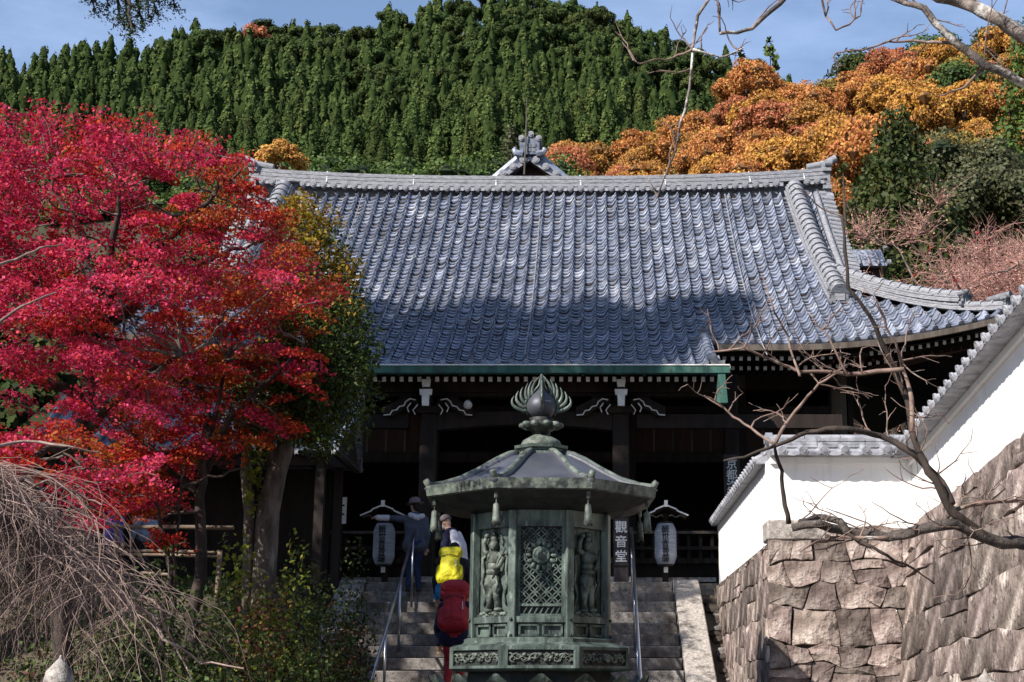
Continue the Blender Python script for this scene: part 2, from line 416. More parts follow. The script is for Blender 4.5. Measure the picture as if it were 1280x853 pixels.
wall = thing('retaining_wall', 'tall dry stone wall of fitted pinkish boulders carrying the white plaster wall', 'stone wall', (0, 0, 0))
Hs = WT
# front face (faces -Y)
stones(wall, XR - XL + .35, Hs, .33, lambda a, b, d: (XL - (Hs - b) * .035 + a, YC - (Hs - b) * BAT - d, b), 3)
# left face (faces -X) from YC to 24.6
stones(wall, 7.6, Hs - .08, .42, lambda a, b, d: (XL - (Hs - b) * .035 - d, YC - (Hs - b) * BAT + 7.6 - a + .0, b), 5, .4, 1.5)
# right face (faces -X), towards the camera
stones(wall, 8.6, Hs + .12, .42, lambda a, b, d: (XR - (Hs - b) * BAT * 1.1 - d, YC + .05 - a, b * (1 + .02 * a)), 9, .5, 2.3)
def core(fr_pts):
    return MB().add(fr_pts, [(3, 2, 1, 0), (4, 5, 6, 7), (0, 1, 5, 4), (1, 2, 6, 5), (2, 3, 7, 6), (3, 0, 4, 7)])
bt = Hs * BAT
xl0 = XL - Hs * .035
obj('core', core([(xl0 + .03, YC - bt + .03, -.1), (XR + 1.6, YC - bt + .03, -.1), (XR + 1.6, 24.6, -.1), (xl0 + .03, 24.6, -.1), (XL + .03, YC + .03, Hs - .03), (XR + 1.6, YC + .03, Hs - .03), (XR + 1.6, 24.6, Hs - .03), (XL + .03, 24.6, Hs - .03)]), M['mortar'], wall)
obj('core', core([(XR - Hs * BAT * 1.1 + .03, 8.4, -.1), (XR + 1.5, 8.4, -.1), (XR + 1.5, YC - .6, -.1), (XR - Hs * BAT * 1.1 + .03, YC - .6, -.1), (XR + .03, 8.4, Hs + .55), (XR + 1.5, 8.4, Hs + .55), (XR + 1.5, YC + .02, Hs + .08), (XR + .03, YC + .02, Hs + .08)]), M['mortar'], wall)
# capping slabs on the front face
cs = obj('cap_slab', MB().bbox((XL - .01, YC - .07, Hs - .02), (XL + .68, YC + .4, Hs + .22)), M['granite'], wall, bevel=.02)
tag(cs, 'pale granite slab capping the corner of the stone wall')
# ---- plaster wall with tiled coping
pw = thing('plaster_wall', 'white plaster wall with grey tiled coping standing on the stone wall', 'wall', (0, 0, 0))
RS = .085   # the near wall climbs towards the viewer
ZC = 4.27   # underside of coping
def coping(A, B, zc, ends=(True, True), zs=0.0, W=.38):
    """tiled coping from A to B (plan points), underside height zc"""
    A = Vector((A[0], A[1], 0)); B = Vector((B[0], B[1], 0)); d = (B - A); L = d.length; d.normalize(); nrm = Vector((d.y, -d.x, 0))
    k_ = W / .38
    def fr(a, o, z): p = A + d * a + nrm * o; return (p.x, p.y, zc + z + zs * a)
    mb = MB()
    # white stepped eaves moulding
    for o, z0, z1 in ((.135 * k_ ** .5, -.14, -.07), (.19 * k_ ** .7, -.075, .0)):
        mb.add([fr(0, -o, z0), fr(L, -o, z0), fr(L, o, z0), fr(0, o, z0), fr(0, -o, z1), fr(L, -o, z1), fr(L, o, z1), fr(0, o, z1)], [(3, 2, 1, 0), (4, 5, 6, 7), (0, 1, 5, 4), (1, 2, 6, 5), (2, 3, 7, 6), (3, 0, 4, 7)])
    obj('eaves_moulding', mb, M['plaster'], pw)
    mb = MB()
    prof = [(-W, .0), (-W, .03), (-.09, .125), (-.09, .15), (.09, .15), (.09, .125), (W, .03), (W, .0)]
    mb.prism(prof, 0, L, lambda o, z, a: fr(a, o, z)); obj('tile_bed', mb, M['coping'], pw)
    # ridge courses
    for k, (w2, z0, z1) in enumerate(((.125, .13, .165), (.11, .168, .203), (.118, .206, .238))):
        n = max(1, round(L / .62))
        for i in range(n):
            a0, a1 = L * i / n + .004, L * (i + 1) / n - .004; jit = random.uniform(-.006, .006)
            mb = MB().add([fr(a0, -w2 + jit, z0), fr(a1, -w2 + jit, z0), fr(a1, w2 + jit, z0), fr(a0, w2 + jit, z0), fr(a0, -w2 + jit, z1), fr(a1, -w2 + jit, z1), fr(a1, w2 + jit, z1), fr(a0, w2 + jit, z1)], [(3, 2, 1, 0), (4, 5, 6, 7), (0, 1, 5, 4), (1, 2, 6, 5), (2, 3, 7, 6), (3, 0, 4, 7)])
            obj('ridge_course', mb, M['coping'], pw)
    n = max(2, round(L / .40))
    for i in range(n):
        a0, a1 = L * i / n + .004, L * (i + 1) / n - .004
        mb = MB().prism([(-.095, .238), (-.095, .252), (-.06, .29), (0, .305), (.06, .29), (.095, .252), (.095, .238)], a0, a1, lambda o, z, a: fr(a, o, z))
        obj('cap_tile', mb, M['coping'], pw)
    # rolls + pans, both sides
    n = max(2, round(L / .245)); step = L / n
    R = .042
    for i in range(n):
        a = step * (i + .5)
        for s in (-1, 1):
            p0 = Vector(fr(a, s * .08, .145)); p1 = Vector(fr(a, s * (W + .015), .052))
            mb = MB().tube([p0, p1], R, 10)
            dd = (p1 - p0).normalized()
            mb.tube([p1 - dd * .012, p1 + dd * .012], R * 1.28, 12); mb.tube([p1 + dd * .010, p1 + dd * .02], R * .62, 10)
            obj('roll_tile', mb, M['coping'], pw, True, auto=40)
            # pan with sagging lip
            vs = []; 
            for q in range(6):
                t = -0.5 + q / 5; aa = a + step / 2 + t * (step - .06); sag = -.022 * (1 - (2 * t) ** 2)
                vs += [fr(aa, s * .09, .135 + sag), fr(aa, s * (W + .01), .045 + sag), fr(aa, s * (W + .01), .012 + sag)]
            if i < n - 1:
                fs = []
                for q in range(5): fs += [(3 * q, 3 * q + 3, 3 * q + 4, 3 * q + 1), (3 * q + 1, 3 * q + 4, 3 * q + 5, 3 * q + 2)]
                obj('pan_tile', MB().add(vs, fs), M['coping'], pw)
    for e, a in zip(ends, (0, L)):
        if e:
            sgn = -1 if a == 0 else 1
            mb = MB().tube([fr(a - .05 * sgn, 0, .245), fr(a + .03 * sgn, 0, .245)], .085, 16); mb.tube([fr(a + .028 * sgn, 0, .245), fr(a + .045 * sgn, 0, .245)], .055, 14)
            obj('end_disc', mb, M['coping'], pw, True, auto=40)
# plaster bodies
obj('plaster', MB().bbox((XL + .06, YC + .05, Hs - .25), (XR + .3, YC + .33, ZC)), M['plaster'], pw)
obj('plaster', MB().bbox((XL + .05, YC + .34, Hs - .25), (XL + .30, 24.3, ZC)), M['plaster'], pw)
obj('plaster', core([(XR + .08, 8.6, Hs + .02), (XR + .36, 8.6, Hs + .02), (XR + .36, YC + .049, Hs - .2), (XR + .08, YC + .049, Hs - .2), (XR + .08, 8.6, ZC - .06 + RS * (YC + .42 - 8.6)), (XR + .36, 8.6, ZC - .06 + RS * (YC + .42 - 8.6)), (XR + .36, YC + .049, ZC - .06), (XR + .08, YC + .049, ZC - .06)]), M['plaster'], pw)
coping((XL + .06, YC + .19), (XR + .12, YC + .19), ZC, (True, False))
coping((XL + .19, YC + .42), (XL + .19, 24.4), ZC - .012, (False, True), 0.0, .25)
coping((XR + .22, YC + .42), (XR + .22, 8.4), ZC - .05, (True, True), RS)
# ================================================================ main hall
hall = thing('temple_hall', 'large wooden temple hall under a sweeping grey tiled roof above the stairs', 'temple hall', (X0, 0, 0))
YE, YEM, YRG = 24.0, 25.2, 31.4
ZE = at(651, 455, YE).z; ZR = at(672, 243, YRG).z
KQ = (ZR - ZE - .50 * (YRG - YE)) / (YRG - YE) ** 2
def roofz(x, y):
    """x relative to the hall axis"""
    y = np.asarray(y, float); ax = np.abs(np.asarray(x, float)); t = y - YE
    lift = .58 * np.clip((ax - 4.6) / 4.2, 0, 1) ** 2 * np.clip(1 - (y - YEM) / 3.2, 0, 1)
    return ZE + .50 * t + KQ * t * t + lift
def slope(y): return .50 + 2 * KQ * (y - YE)
CW, EXPO = .2365, .176
HX, KX, GX, CXW = 8.8, 5.85, 6.55, 13.5 * CW
def yhip(ax): return 28.0 - (ax - 6.1) * (2.75 / 2.7)
UP = np.array([0, .10, .25, .45, .60, .72, .82, .91, 1.0])
HP = np.array([-.012, -.026, -.034, -.034, -.022, .010, .062, .088, .020])
# rows along the slope
def yrows(y0, y1):
    ys = [y0]
    while ys[-1] < y1: ys.append(ys[-1] + EXPO / math.hypot(1, slope(ys[-1])))
    return ys
roof = obj('roof_deck', MB().add([(0, 0, 0)], []), M['wood'], hall)   # replaced below
bpy.data.objects.remove(roof)
def deck():
    mb = MB()
    xs = np.linspace(-HX, HX, 45)
    ysl = np.linspace(YEM, YRG, 14)
    def grid(xs, ysl, off, zfun=None):
        nx = len(xs); vs = []; fs = []
        for y in ysl:
            for x in xs:
                vs.append((x, y, float(roofz(x, y)) + off))
        for j in range(len(ysl) - 1):
            for i in range(nx - 1):
                xm, ym = abs((xs[i] + xs[i + 1]) / 2), (ysl[j] + ysl[j + 1]) / 2
                if xm > GX and ym > yhip(xm) + .1: continue
                fs.append((j * nx + i, j * nx + i + 1, (j + 1) * nx + i + 1, (j + 1) * nx + i))
        mb.add(vs, fs)
    grid(xs, ysl, -.04); grid(xs, ysl, -.16)
    xc = np.linspace(-CXW, CXW, 5); grid(xc, np.linspace(YE, YEM, 4), -.04); grid(xc, np.linspace(YE, YEM, 4), -.16)
    # eaves edge boards
    for xs_, y in ((xs, YEM),):
        for a, b in zip(xs_[:-1], xs_[1:]):
            za, zb = float(roofz(a, y)), float(roofz(b, y))
            mb.add([(a, y, za - .04), (b, y, zb - .04), (b, y, zb - .16), (a, y, za - .16)], [(0, 1, 2, 3)])
    mb.bbox((-CXW, YE, ZE - .16), (CXW, YE + .05, ZE - .05))
    # rear slope and side skirts
    yb = YRG + .7; zt = float(roofz(0, YRG)); 
    mb.add([(-GX, yb, zt), (GX, yb, zt), (GX, yb + 5.5, zt - 4.4), (-GX, yb + 5.5, zt - 4.4)], [(0, 1, 2, 3)])
    for s in (-1, 1):
        zc = float(roofz(HX, YEM)); zg = float(roofz(6.1, 27.9))
        mb.add([(s * HX, YEM, zc - .08), (s * 6.1, 27.95, zg - .06), (s * 6.1, 35.2, zg - .06), (s * HX, 38.0, zc - .08), (s * HX, 31, zc - .6)], [(0, 1, 2, 4), (4, 2, 3)])
        # gable triangle
        mb.add([(s * 6.2, 27.8, zg - .4), (s * 6.2, 35.4, zg - .4), (s * 6.2, YRG + .35, zt + .2)], [(0, 1, 2)])
    return obj('roof', mb, M['wood'], hall, fix=False)
roof = deck()
def tile_at(xi, yf, yb, dz, disc=False):
    """vertices of one pantile"""
    x = xi + UP * CW; n = len(x)
    zb = roofz(x, np.full(n, yb)) + HP; zf = roofz(x, np.full(n, yf)) + HP + .028
    V = np.concatenate([np.stack([x, np.full(n, yb + .03), zb + .004], 1), np.stack([x, np.full(n, yf), zf], 1), np.stack([x, np.full(n, yf + .012), zf - .030], 1)])
    V[:, 2] += dz
    return V
TF = []
for r in range(2):
    for q in range(len(UP) - 1): TF.append((r * 9 + q, (r + 1) * 9 + q, (r + 1) * 9 + q + 1, r * 9 + q + 1))
TF = np.array(TF)
Vs, Fs, cnt = [], [], 0
ncol = int(HX / CW)
# shared single tiles for the lowest courses of the canopy
sl = slope(YE + .4); ang = math.atan(sl)
mbt = MB(); prof = [(float(u) * CW - CW / 2, float(h)) for u, h in zip(UP, HP)]
vs = [(a, EXPO + .03, h) for a, h in prof] + [(a, 0, h + .026) for a, h in prof] + [(a, .008, h - .006) for a, h in prof]
mbt.add(vs, [tuple(f) for f in TF]); tile_me = mbt.mesh('tile', M['tile_obj'], True); tile_me.set_sharp_from_angle(angle=math.radians(50))
mbt2 = MB(); mbt2.add(vs, [tuple(f) for f in TF])
mbt2.tube([(.085, -.012, .026), (.085, .02, .032)], .05, 10); mbt2.tube([(.085, -.02, .026), (.085, -.01, .027)], .03, 8)
mbt2.add([(prof[0][0], -.002, .0), (prof[-1][0], -.002, .0), (prof[-1][0], .002, -.055), (prof[0][0], .002, -.055)], [(0, 1, 2, 3)])
edge_me = mbt2.mesh('eave_tile', M['tile_obj'], True); recalc(edge_me); edge_me.set_sharp_from_angle(angle=math.radians(45))
NROWP = 10
for c in range(-ncol, ncol + 1):
    xi = c * CW - CW / 2; xc = c * CW; ax = abs(xc)
    can = ax < CXW
    y0 = YE if can else YEM
    y1 = YRG - .02 if ax < GX - .1 else yhip(ax) - .1
    ys = yrows(y0, y1)
    for j in range(len(ys) - 1):
        yf, yb = ys[j], ys[j + 1]
        if yb > y1 + .08: continue
        if abs(ax - KX) < .12 and yf > 27.2: continue
        dz = random.gauss(0, .006); xj = random.gauss(0, .004)
        if j == 0 or (can and j < NROWP):
            o = link('eave_tile' if j == 0 else 'tile', edge_me if j == 0 else tile_me, roof)
            dx = .3 * CW
            gx = float(roofz(xc + .05, yf) - roofz(xc - .05, yf)) / .1
            o.location = (xc + xj, yf + (0 if j == 0 else random.gauss(0, .005)), float(roofz(xc, yf)) + dz * .7); o.rotation_euler = (math.atan(slope(yf)) if can else math.atan(slope(yf)) - .0, -math.atan(gx), 0)
        else:
            Vs.append(tile_at(xi + xj, yf + random.gauss(0, .006), yb, dz)); Fs.append(TF + cnt); cnt += 27
me = npmesh('tile_courses', np.concatenate(Vs), np.concatenate(Fs), M['tile'], None, True); me.set_sharp_from_angle(angle=math.radians(50))
tag(link('tile_courses', me, roof), kind='stuff')
# side-facing skirts and rear: plain tiled sheets (turned away from the stairs)
# ---- main ridge
def ridge_bar(name, P, w, h, courses, cap_r, cap_step, matl, parent, upv=None, capmat=None):
    """stacked courses along polyline P (base centre line) with half-round cap tiles on top; upv: up direction"""
    P = [Vector(p) for p in P]; k = len(P)
    side = []
    for i in range(k):
        d = (P[min(i + 1, k - 1)] - P[max(i - 1, 0)]).normalized(); u = Vector((0, 0, 1)) - d * d.z
        u.normalize(); side.append((d.cross(u).normalized(), u))
    mb = MB()
    for c in range(courses):
        ww = (w / 2) * (1 - .18 * c / courses) + (.012 if c % 2 == 0 else -.006); z0 = h * c / courses; z1 = h * (c + .88) / courses
        vs = []; fs = []
        for p, (s, u) in zip(P, side):
            vs += [p - s * ww + u * z0, p + s * ww + u * z0, p + s * ww + u * z1, p - s * ww + u * z1]
        for i in range(k - 1):
            a, b = 4 * i, 4 * i + 4
            for q in range(4): fs.append((a + q, a + (q + 1) % 4, b + (q + 1) % 4, b + q))
        fs += [(0, 1, 2, 3), (4 * k - 1, 4 * k - 2, 4 * k - 3, 4 * k - 4)]
        mb.add(vs, fs)
    r = obj(name, mb, matl, parent)
    # cap tiles
    seg = [(P[i + 1] - P[i]).length for i in range(k - 1)]; T = sum(seg); n = max(1, round(T / cap_step))
    def pos(t):
        i = 0
        while i < k - 2 and t > seg[i]: t -= seg[i]; i += 1
        f = t / seg[i]; return P[i].lerp(P[i + 1], f), side[i][0].lerp(side[i + 1][0], f), side[i][1].lerp(side[i + 1][1], f)
    for i in range(n):
        p, s, u = pos(T * i / n); q, _, u2 = pos(T * (i + 1) / n)
        mb = MB(); vs = []
        for pp, uu, rr in ((p, u, cap_r * 1.0), (p.lerp(q, .78), u, cap_r), (p.lerp(q, .80), u, cap_r * 1.22), (p.lerp(q, .99), u, cap_r * 1.22)):
            for a in range(7):
                t = PI * a / 6; vs.append(pp + s * math.cos(t) * rr + uu * (h - .03 + math.sin(t) * rr))
        fs = []
        for r_ in range(3):
            for a in range(6): fs.append((r_ * 7 + a, r_ * 7 + a + 1, (r_ + 1) * 7 + a + 1, (r_ + 1) * 7 + a))
        fs += [tuple(range(7)), tuple(range(27, 20, -1))]
        obj('cap_tile', mb.add(vs, fs), capmat or matl, r, True, auto=35)
    return r
zr = ZR - .02
def zsag(x): return zr + .19 + .20 * (abs(x) / 6.6) ** 2.6
RP = [(x, YRG + .3, zsag(x)) for x in np.linspace(-6.6, 6.6, 25)]
mr = ridge_bar('main_ridge', RP, .66, .29, 6, .10, .42, M['ridge'], roof)
mb = MB()
for x0, x1 in zip(np.linspace(-6.6, 6.6, 25)[:-1], np.linspace(-6.6, 6.6, 25)[1:]):
    mb.add([(x0, YRG + .12, zsag(x0) - .30), (x1, YRG + .12, zsag(x1) - .30), (x1, YRG + .12, zsag(x1) + .02), (x0, YRG + .12, zsag(x0) + .02)], [(0, 1, 2, 3)])
obj('ridge_base', mb, M['ridge_dark'], roof)
disc = MB().tube([(0, -.06, 0), (0, .10, .0)], .072, 12); disc.tube([(0, -.075, 0), (0, -.055, 0)], .045, 10)
disc.add([(.07, -.04, .03), (.166, -.04, .03), (.166, -.05, -.05), (.118, -.06, -.07), (.07, -.05, -.05)], [(0, 1, 2, 3, 4)])
disc_me = disc.mesh('ridge_disc', M['ridge'], True); recalc(disc_me); disc_me.set_sharp_from_angle(angle=math.radians(40))
for c in range(-27, 28):
    x = c * CW
    if abs(abs(x) - KX) < .2: continue
    link('ridge_disc', disc_me, roof, (x, YRG - .02, zsag(x) - .055))
for x in (-4.9, -2.9, -1.0, .95, 2.9, 4.85, 6.1):
    obj('snow_wire_stay', MB().bar((x, YRG - .06, zsag(x) + .02), (x - .02, YRG + .08, zsag(x) + .32), .025, .012), M['white'], roof)
for x in (-4.1, 0, 4.2):
    ys = np.linspace(YE + .3, YRG - .1, 30)
    obj('lightning_wire', MB().tube([(x + .05, y, float(roofz(x, y)) + .075) for y in ys], .011, 4), M['ridge'], roof)
# ---- descending ridges, verges, hips and their ornaments
def oni(parent, c, yaw, s=1.0, name='ridge_end_ornament'):
    """demon-tile: stepped shield plate with three round discs on top and scroll feet"""
    R = Matrix.Rotation(yaw, 3, 'Z'); c = Vector(c); mb = MB()
    fr = lambda a, b, d: c + R @ Vector((a * s, -d * s, b * s))
    mb.prism([(-.22, 0), (.22, 0), (.20, .20), (.24, .26), (.15, .33), (0, .38), (-.15, .33), (-.24, .26), (-.20, .20)], -.04, .05, fr)
    mb.prism([(-.12, .06), (.12, .06), (.12, .22), (-.12, .22)], .05, .075, fr, 1)
    for a in (-.27, .27): mb.tube([fr(a, .03, -.03), fr(a, .03, .07)], .085 * s, 10)
    for a, b in ((-.2, .36), (0, .46), (.2, .36)):
        mb.tube([fr(a, b, -.12), fr(a, b, .10)], .068 * s, 10); mb.tube([fr(a, b, .10), fr(a, b, .115)], .042 * s, 8, mi=1)
    for b in (.26, .30): mb.prism([(-.24, b), (0, b + .07), (.24, b), (.24, b + .025), (0, b + .095), (-.24, b + .025)], .05, .07, fr, 1)
    return obj(name, mb, [M['ridge_dark'], M['ridge']], parent)
for s in (-1, 1):
    ys = np.linspace(YRG + .05, 27.15, 12)
    kp = [(s * (KX + .18 * (YRG - y) / 4), y, float(roofz(s * KX, y)) + .02) for y in ys]
    ridge_bar('descending_ridge', kp, .42, .20, 4, .155, .26, M['ridge'], roof)
    e = kp[-1]; oni(roof, (e[0], e[1] - .03, e[2] - .06), 0, .82)
    # verge: short cross tiles and barge board
    for y in np.linspace(YRG + .1, 27.9, 24):
        zz = float(roofz(GX, y)) + .03 if y <= YRG else float(roofz(GX, YRG)) + .03
        obj('verge_tile', MB().tube([(s * (GX - .12), y, zz + .02), (s * (GX + .17), y, zz - .03)], .075, 8), M['ridge'], roof, True, auto=40)
    for q, xx in ((0, GX - .2), (1, GX - .47)):
        obj('verge_roll', MB().tube([(s * xx, y, float(roofz(xx, y)) + .05) for y in np.linspace(YRG - .05, 28.0, 14)], .07, 8), M['ridge'], roof, True)
    mb = MB(); yy = np.linspace(27.85, YRG + .3, 10)
    vs = []; 
    for y in yy:
        z = float(roofz(GX, min(y, YRG))); vs += [(s * (GX + .06), y, z - .05), (s * (GX + .06), y, z - .42), (s * (GX + .0), y, z - .05), (s * (GX + .0), y, z - .42)]
    fs = []
    for i in range(9):
        a, b = 4 * i, 4 * i + 4; fs += [(a, a + 1, b + 1, b), (a + 2, b + 2, b + 3, a + 3), (a, b, b + 2, a + 2), (a + 1, a + 3, b + 3, b + 1)]
    obj('bargeboard', mb.add(vs, fs), M['wood'], roof)
    # ridge end block
    xe = s * 6.62; ze = zsag(6.6) - .19
    mb = MB().box((xe, YRG + .3, ze + .1), (.16, .62, 1.0)); mb.box((xe, YRG + .3, ze + .42), (.2, .74, .10)); mb.box((xe, YRG + .3, ze - .02), (.2, .74, .08))
    for yo in (-.36, .36): mb.tube([(xe - s * .05, YRG + .3 + yo, ze - .3), (xe + s * .12, YRG + .3 + yo, ze - .3)], .11, 10); mb.tube([(xe - s * .05, YRG + .3 + yo, ze + .55), (xe + s * .12, YRG + .3 + yo, ze + .55)], .08, 10)
    obj('ridge_end_block', mb, M['ridge'], roof)
    mb = MB().tube([(xe - s * .4, YRG + .3, ze + .58), (xe, YRG + .3, ze + .66), (xe + s * .28, YRG + .3, ze + .80)], [.085, .09, .10], 10)
    obj('horn_tile', mb, M['ridge'], roof, True, auto=40)
    # hip ridge in two tiers
    def hp(f, up=0.0):
        ax = 6.05 + 2.72 * f; y = yhip(ax); 
        return (s * ax, y, float(roofz(ax, max(y, YEM))) + up)
    ridge_bar('hip_ridge', [hp(f, .02) for f in np.linspace(-.02, .99, 12)], .30, .12, 3, .10, .24, M['ridge'], roof)
    ridge_bar('hip_ridge', [hp(f, .15 + .05 * f * f) for f in np.linspace(-.02, .76, 9)], .26, .16, 4, .10, .24, M['ridge'], roof)
    a = hp(.78, .12); oni(roof, a, s * .75, .62); a = hp(1.0, .04); oni(roof, a, s * .75, .55)
    obj('corner_horn', MB().tube([hp(.9, .24), hp(1.02, .32)], [.06, .075], 10), M['ridge_dark'], roof, True, auto=40)
    # canopy verge
    vx = s * (CXW + .06)
    ridge_bar('canopy_ridge', [(vx, y, float(roofz(vx, y)) + .0) for y in np.linspace(25.35, YE + .12, 5)], .22, .10, 2, .075, .22, M['tile_obj'], roof)
    mb = MB()
    for k_ in range(3): mb.tube([(vx + s * .02, YE + .12 + .1 * k_, ZE + .03 + .1 * k_ - .12), (vx + s * (.34 - .08 * k_), YE + .10 + .1 * k_, ZE - .07 + .11 * k_)], .075, 8)
    mb.box((vx + s * .12, YE + .25, ZE - .02), (.25, .3, .2))
    obj('canopy_corner_tiles', mb, M['ridge_dark'], roof, True, auto=40)
    oni(roof, (vx, YE + 1.35, float(roofz(vx, YE + 1.35)) + .03), 0, .5)
# ---- gutters
gx = CXW + .36
g = obj('canopy_gutter', MB().bbox((-gx, YE - .16, ZE - .19), (gx, YE - .01, ZE - .065)), M['copper'], hall)
obj('gutter_lip', MB().bbox((-gx, YE - .175, ZE - .064), (gx, YE - .005, ZE - .045)), M['white'], g)
obj('downpipe', MB().box((gx - .14, YE - .08, ZE - .45), (.12, .12, .52), Matrix.Rotation(PI, 3, 'X'), taper=1.55), M['copper'], g)
for x in np.arange(-gx + .4, gx, 1.05): obj('gutter_strap', MB().bbox((x, YE - .165, ZE - .193), (x + .03, YE + .1, ZE - .06)), M['copper'], g)
for s in (-1, 1):
    xs = np.linspace(CXW + .3, HX + .05, 22); mb = MB()
    vs = []
    for x in xs:
        z = float(roofz(x, YEM)); vs += [(s * x, YEM - .10, z - .05), (s * x, YEM - .10, z - .155), (s * x, YEM + .0, z - .155), (s * x, YEM + .0, z - .05)]
    fs = []
    for i in range(21):
        a, b = 4 * i, 4 * i + 4
        for q in range(4): fs.append((a + q, a + (q + 1) % 4, b + (q + 1) % 4, b + q))
    fs += [(0, 1, 2, 3), (84, 85, 86, 87)]
    obj('eaves_gutter', mb.add(vs, fs), M['greywood'], hall)
    mb = MB(); vs = []
    for x in xs:   # flat boarded soffit rising from the wall to the eaves
        z = float(roofz(x, YEM)); vs += [(s * x, YEM + .06, z - .20), (s * min(x, 6.4), 27.9, ZE + .72)]
    obj('soffit', mb.add(vs, [(2 * i, 2 * i + 1, 2 * i + 3, 2 * i + 2) for i in range(21)]), M['wood'], hall)
# ---- rafters with white painted ends
def rafter(x, y, z, w, h, L, sl_, twist=0):
    d = Vector((-math.sin(twist), math.cos(twist), sl_)).normalized(); a = Vector((x, y, z))
    mb = MB().bar(a, a + d * L, w, h); mb.bar(a - d * .012, a - d * .001, w * .98, h * .98, mi=1)
    return obj('rafter', mb, [M['wood'], M['white']], hall)
n = int(2 * (CXW + .1) / .153)
for i in range(n + 1):
    rafter(-CXW - .1 + i * .153, YE + .32, ZE - .20, .068, .085, 1.25, .34)
obj('rafter_beam', MB().bbox((-CXW - .3, YE + .75, ZE - .34), (CXW + .3, YE + .95, ZE - .16)), M['wood'], hall)
for s in (-1, 1):
    x = CXW + .42
    while x < HX - .5:
        z = float(roofz(x, YEM)); tw = 0 if x < 6.4 else (x - 6.4) / 2.4 * .7
        rafter(s * x, YEM + .22, z - .235, .062, .075, 2.2, .16, s * tw)
        if x < 6.6: rafter(s * (x + .04), YEM + .62, z - .325, .062, .075, 1.8, .12)
        x += .148
    # long corner soffit rafters seen under the raised corner
    for k in range(16):
        x = 5.6 + k * .19; obj('soffit_rafter', MB().bar((s * x, YEM + .3 + .04 * k, float(roofz(x, YEM)) - .30), (s * (4.9 + k * .11), 27.8, ZE + .60), .05, .06), M['redwood'], hall)
# ---- timber frame
PZ = ZE - .16
def pillar(x, y, w, z0, z1, m): obj('stone_footing', MB().box((x, y, z0 + .06), (w * 1.6, w * 1.6, .12), taper=.85), M['granite'], hall); return obj('pillar', MB().box((x, y, (z0 + z1) / 2 + .06), (w, w, z1 - z0 - .12)), m, hall, bevel=.02)
def cloud_edge(mb, c, s, k):
    """white edged carved cloud nosing drawn as thin raised outline"""
    pts = [(0, 0), (.10, .02), (.17, -.03), (.20, -.10), (.28, -.12), (.33, -.18), (.40, -.19), (.44, -.26), (.55, -.27)]
    if k == 1: pts = [(a * .95, b * .95 + .0) for a, b in pts]
    mb.tube([(c[0] + s * a, c[1], c[2] + b) for a, b in pts], .013, 5)
for xk in (535, 776):
    x = at(xk, 600, 24.95).x - X0; zt = at(xk, 518, 24.95).z
    pillar(x, 24.95, .29, PLAT, zt, M['wood'])
    # bracket set
    mb = MB().box((x, 24.95, zt + .05), (.42, .42, .12), taper=1.12); mb.box((x, 24.95, zt + .16), (.95, .16, .12)); mb.box((x, 24.7, zt + .16), (.14, .9, .12))
    for dx in (-.4, 0, .4): mb.box((x + dx, 24.95, zt + .26), (.2, .2, .09), taper=1.2)
    obj('bracket_set', mb, M['wood'], hall)
    mb = MB().box((x, 24.30, zt + .42), (.125, .05, .13), taper=1.25); mb.box((x, 24.28, zt + .26), (.20, .05, .10), taper=1.1); mb.box((x, 24.27, zt + .12), (.115, .05, .20), taper=1.15)
    obj('white_nosing', mb, M['greywood'] if 0 else M['white'], hall)
    obj('nosing_arm', MB().bbox((x - .05, 24.29, zt + .08), (x + .05, 24.9, zt + .48)), M['wood'], hall)
    for s in (-1, 1):
        mb = MB(); cloud_edge(mb, (x + s * .22, 24.66, zt + .20), s, 0)
        mb.tube([(x + s * .18, 24.66, zt + .12), (x + s * .26, 24.66, zt + .02), (x + s * .22, 24.66, zt - .06)], .011, 5)
        mb.tube([(x + s * .30, 24.64, zt + .14), (x + s * .36, 24.64, zt + .06), (x + s * .33, 24.64, zt - .02)], .011, 5)
        obj('carved_cloud_edge', mb, M['white'], hall)
        fr = lambda a, b, d: (x + s * (.18 + a), 24.68 + d, zt + .18 + b)
        obj('carved_nosing', MB().prism([(0, .06), (.28, .06), (.6, -.1), (.6, -.25), (.44, -.26), (.33, -.18), (.2, -.1), (.1, 0), (0, -.1)], 0, .12, fr), M['wood'], hall)
xa, xb = at(535, 600, 24.95).x - X0, at(776, 600, 24.95).x - X0
zt = at(650, 518, 24.95).z
# rainbow beam between and beyond the pillars
mb = MB(); vs = []; N_ = 20
for i in range(N_ + 1):
    f = i / N_; x = xa + .15 + (xb - xa - .3) * f; arch = .10 * math.sin(PI * f)
    vs += [(x, 24.83, zt - .30 + arch), (x, 25.07, zt - .30 + arch), (x, 25.07, zt - .0 + arch * .3), (x, 24.83, zt - .0 + arch * .3)]
fs = []
for i in range(N_):
    a, b = 4 * i, 4 * i + 4
    for q in range(4): fs.append((a + q, a + (q + 1) % 4, b + (q + 1) % 4, b + q))
obj('rainbow_beam', mb.add(vs, fs), M['wood'], hall)
obj('canopy_beam', MB().bbox((-CXW - .25, 24.83, zt + .30), (CXW + .25, 25.07, zt + .46)), M['wood'], hall)
for s in (-1, 1): obj('tie_beam', MB().bbox((s * 2.0, 24.85, zt - .26), (s * 5.6, 25.05, zt - .02)), M['wood'], hall)
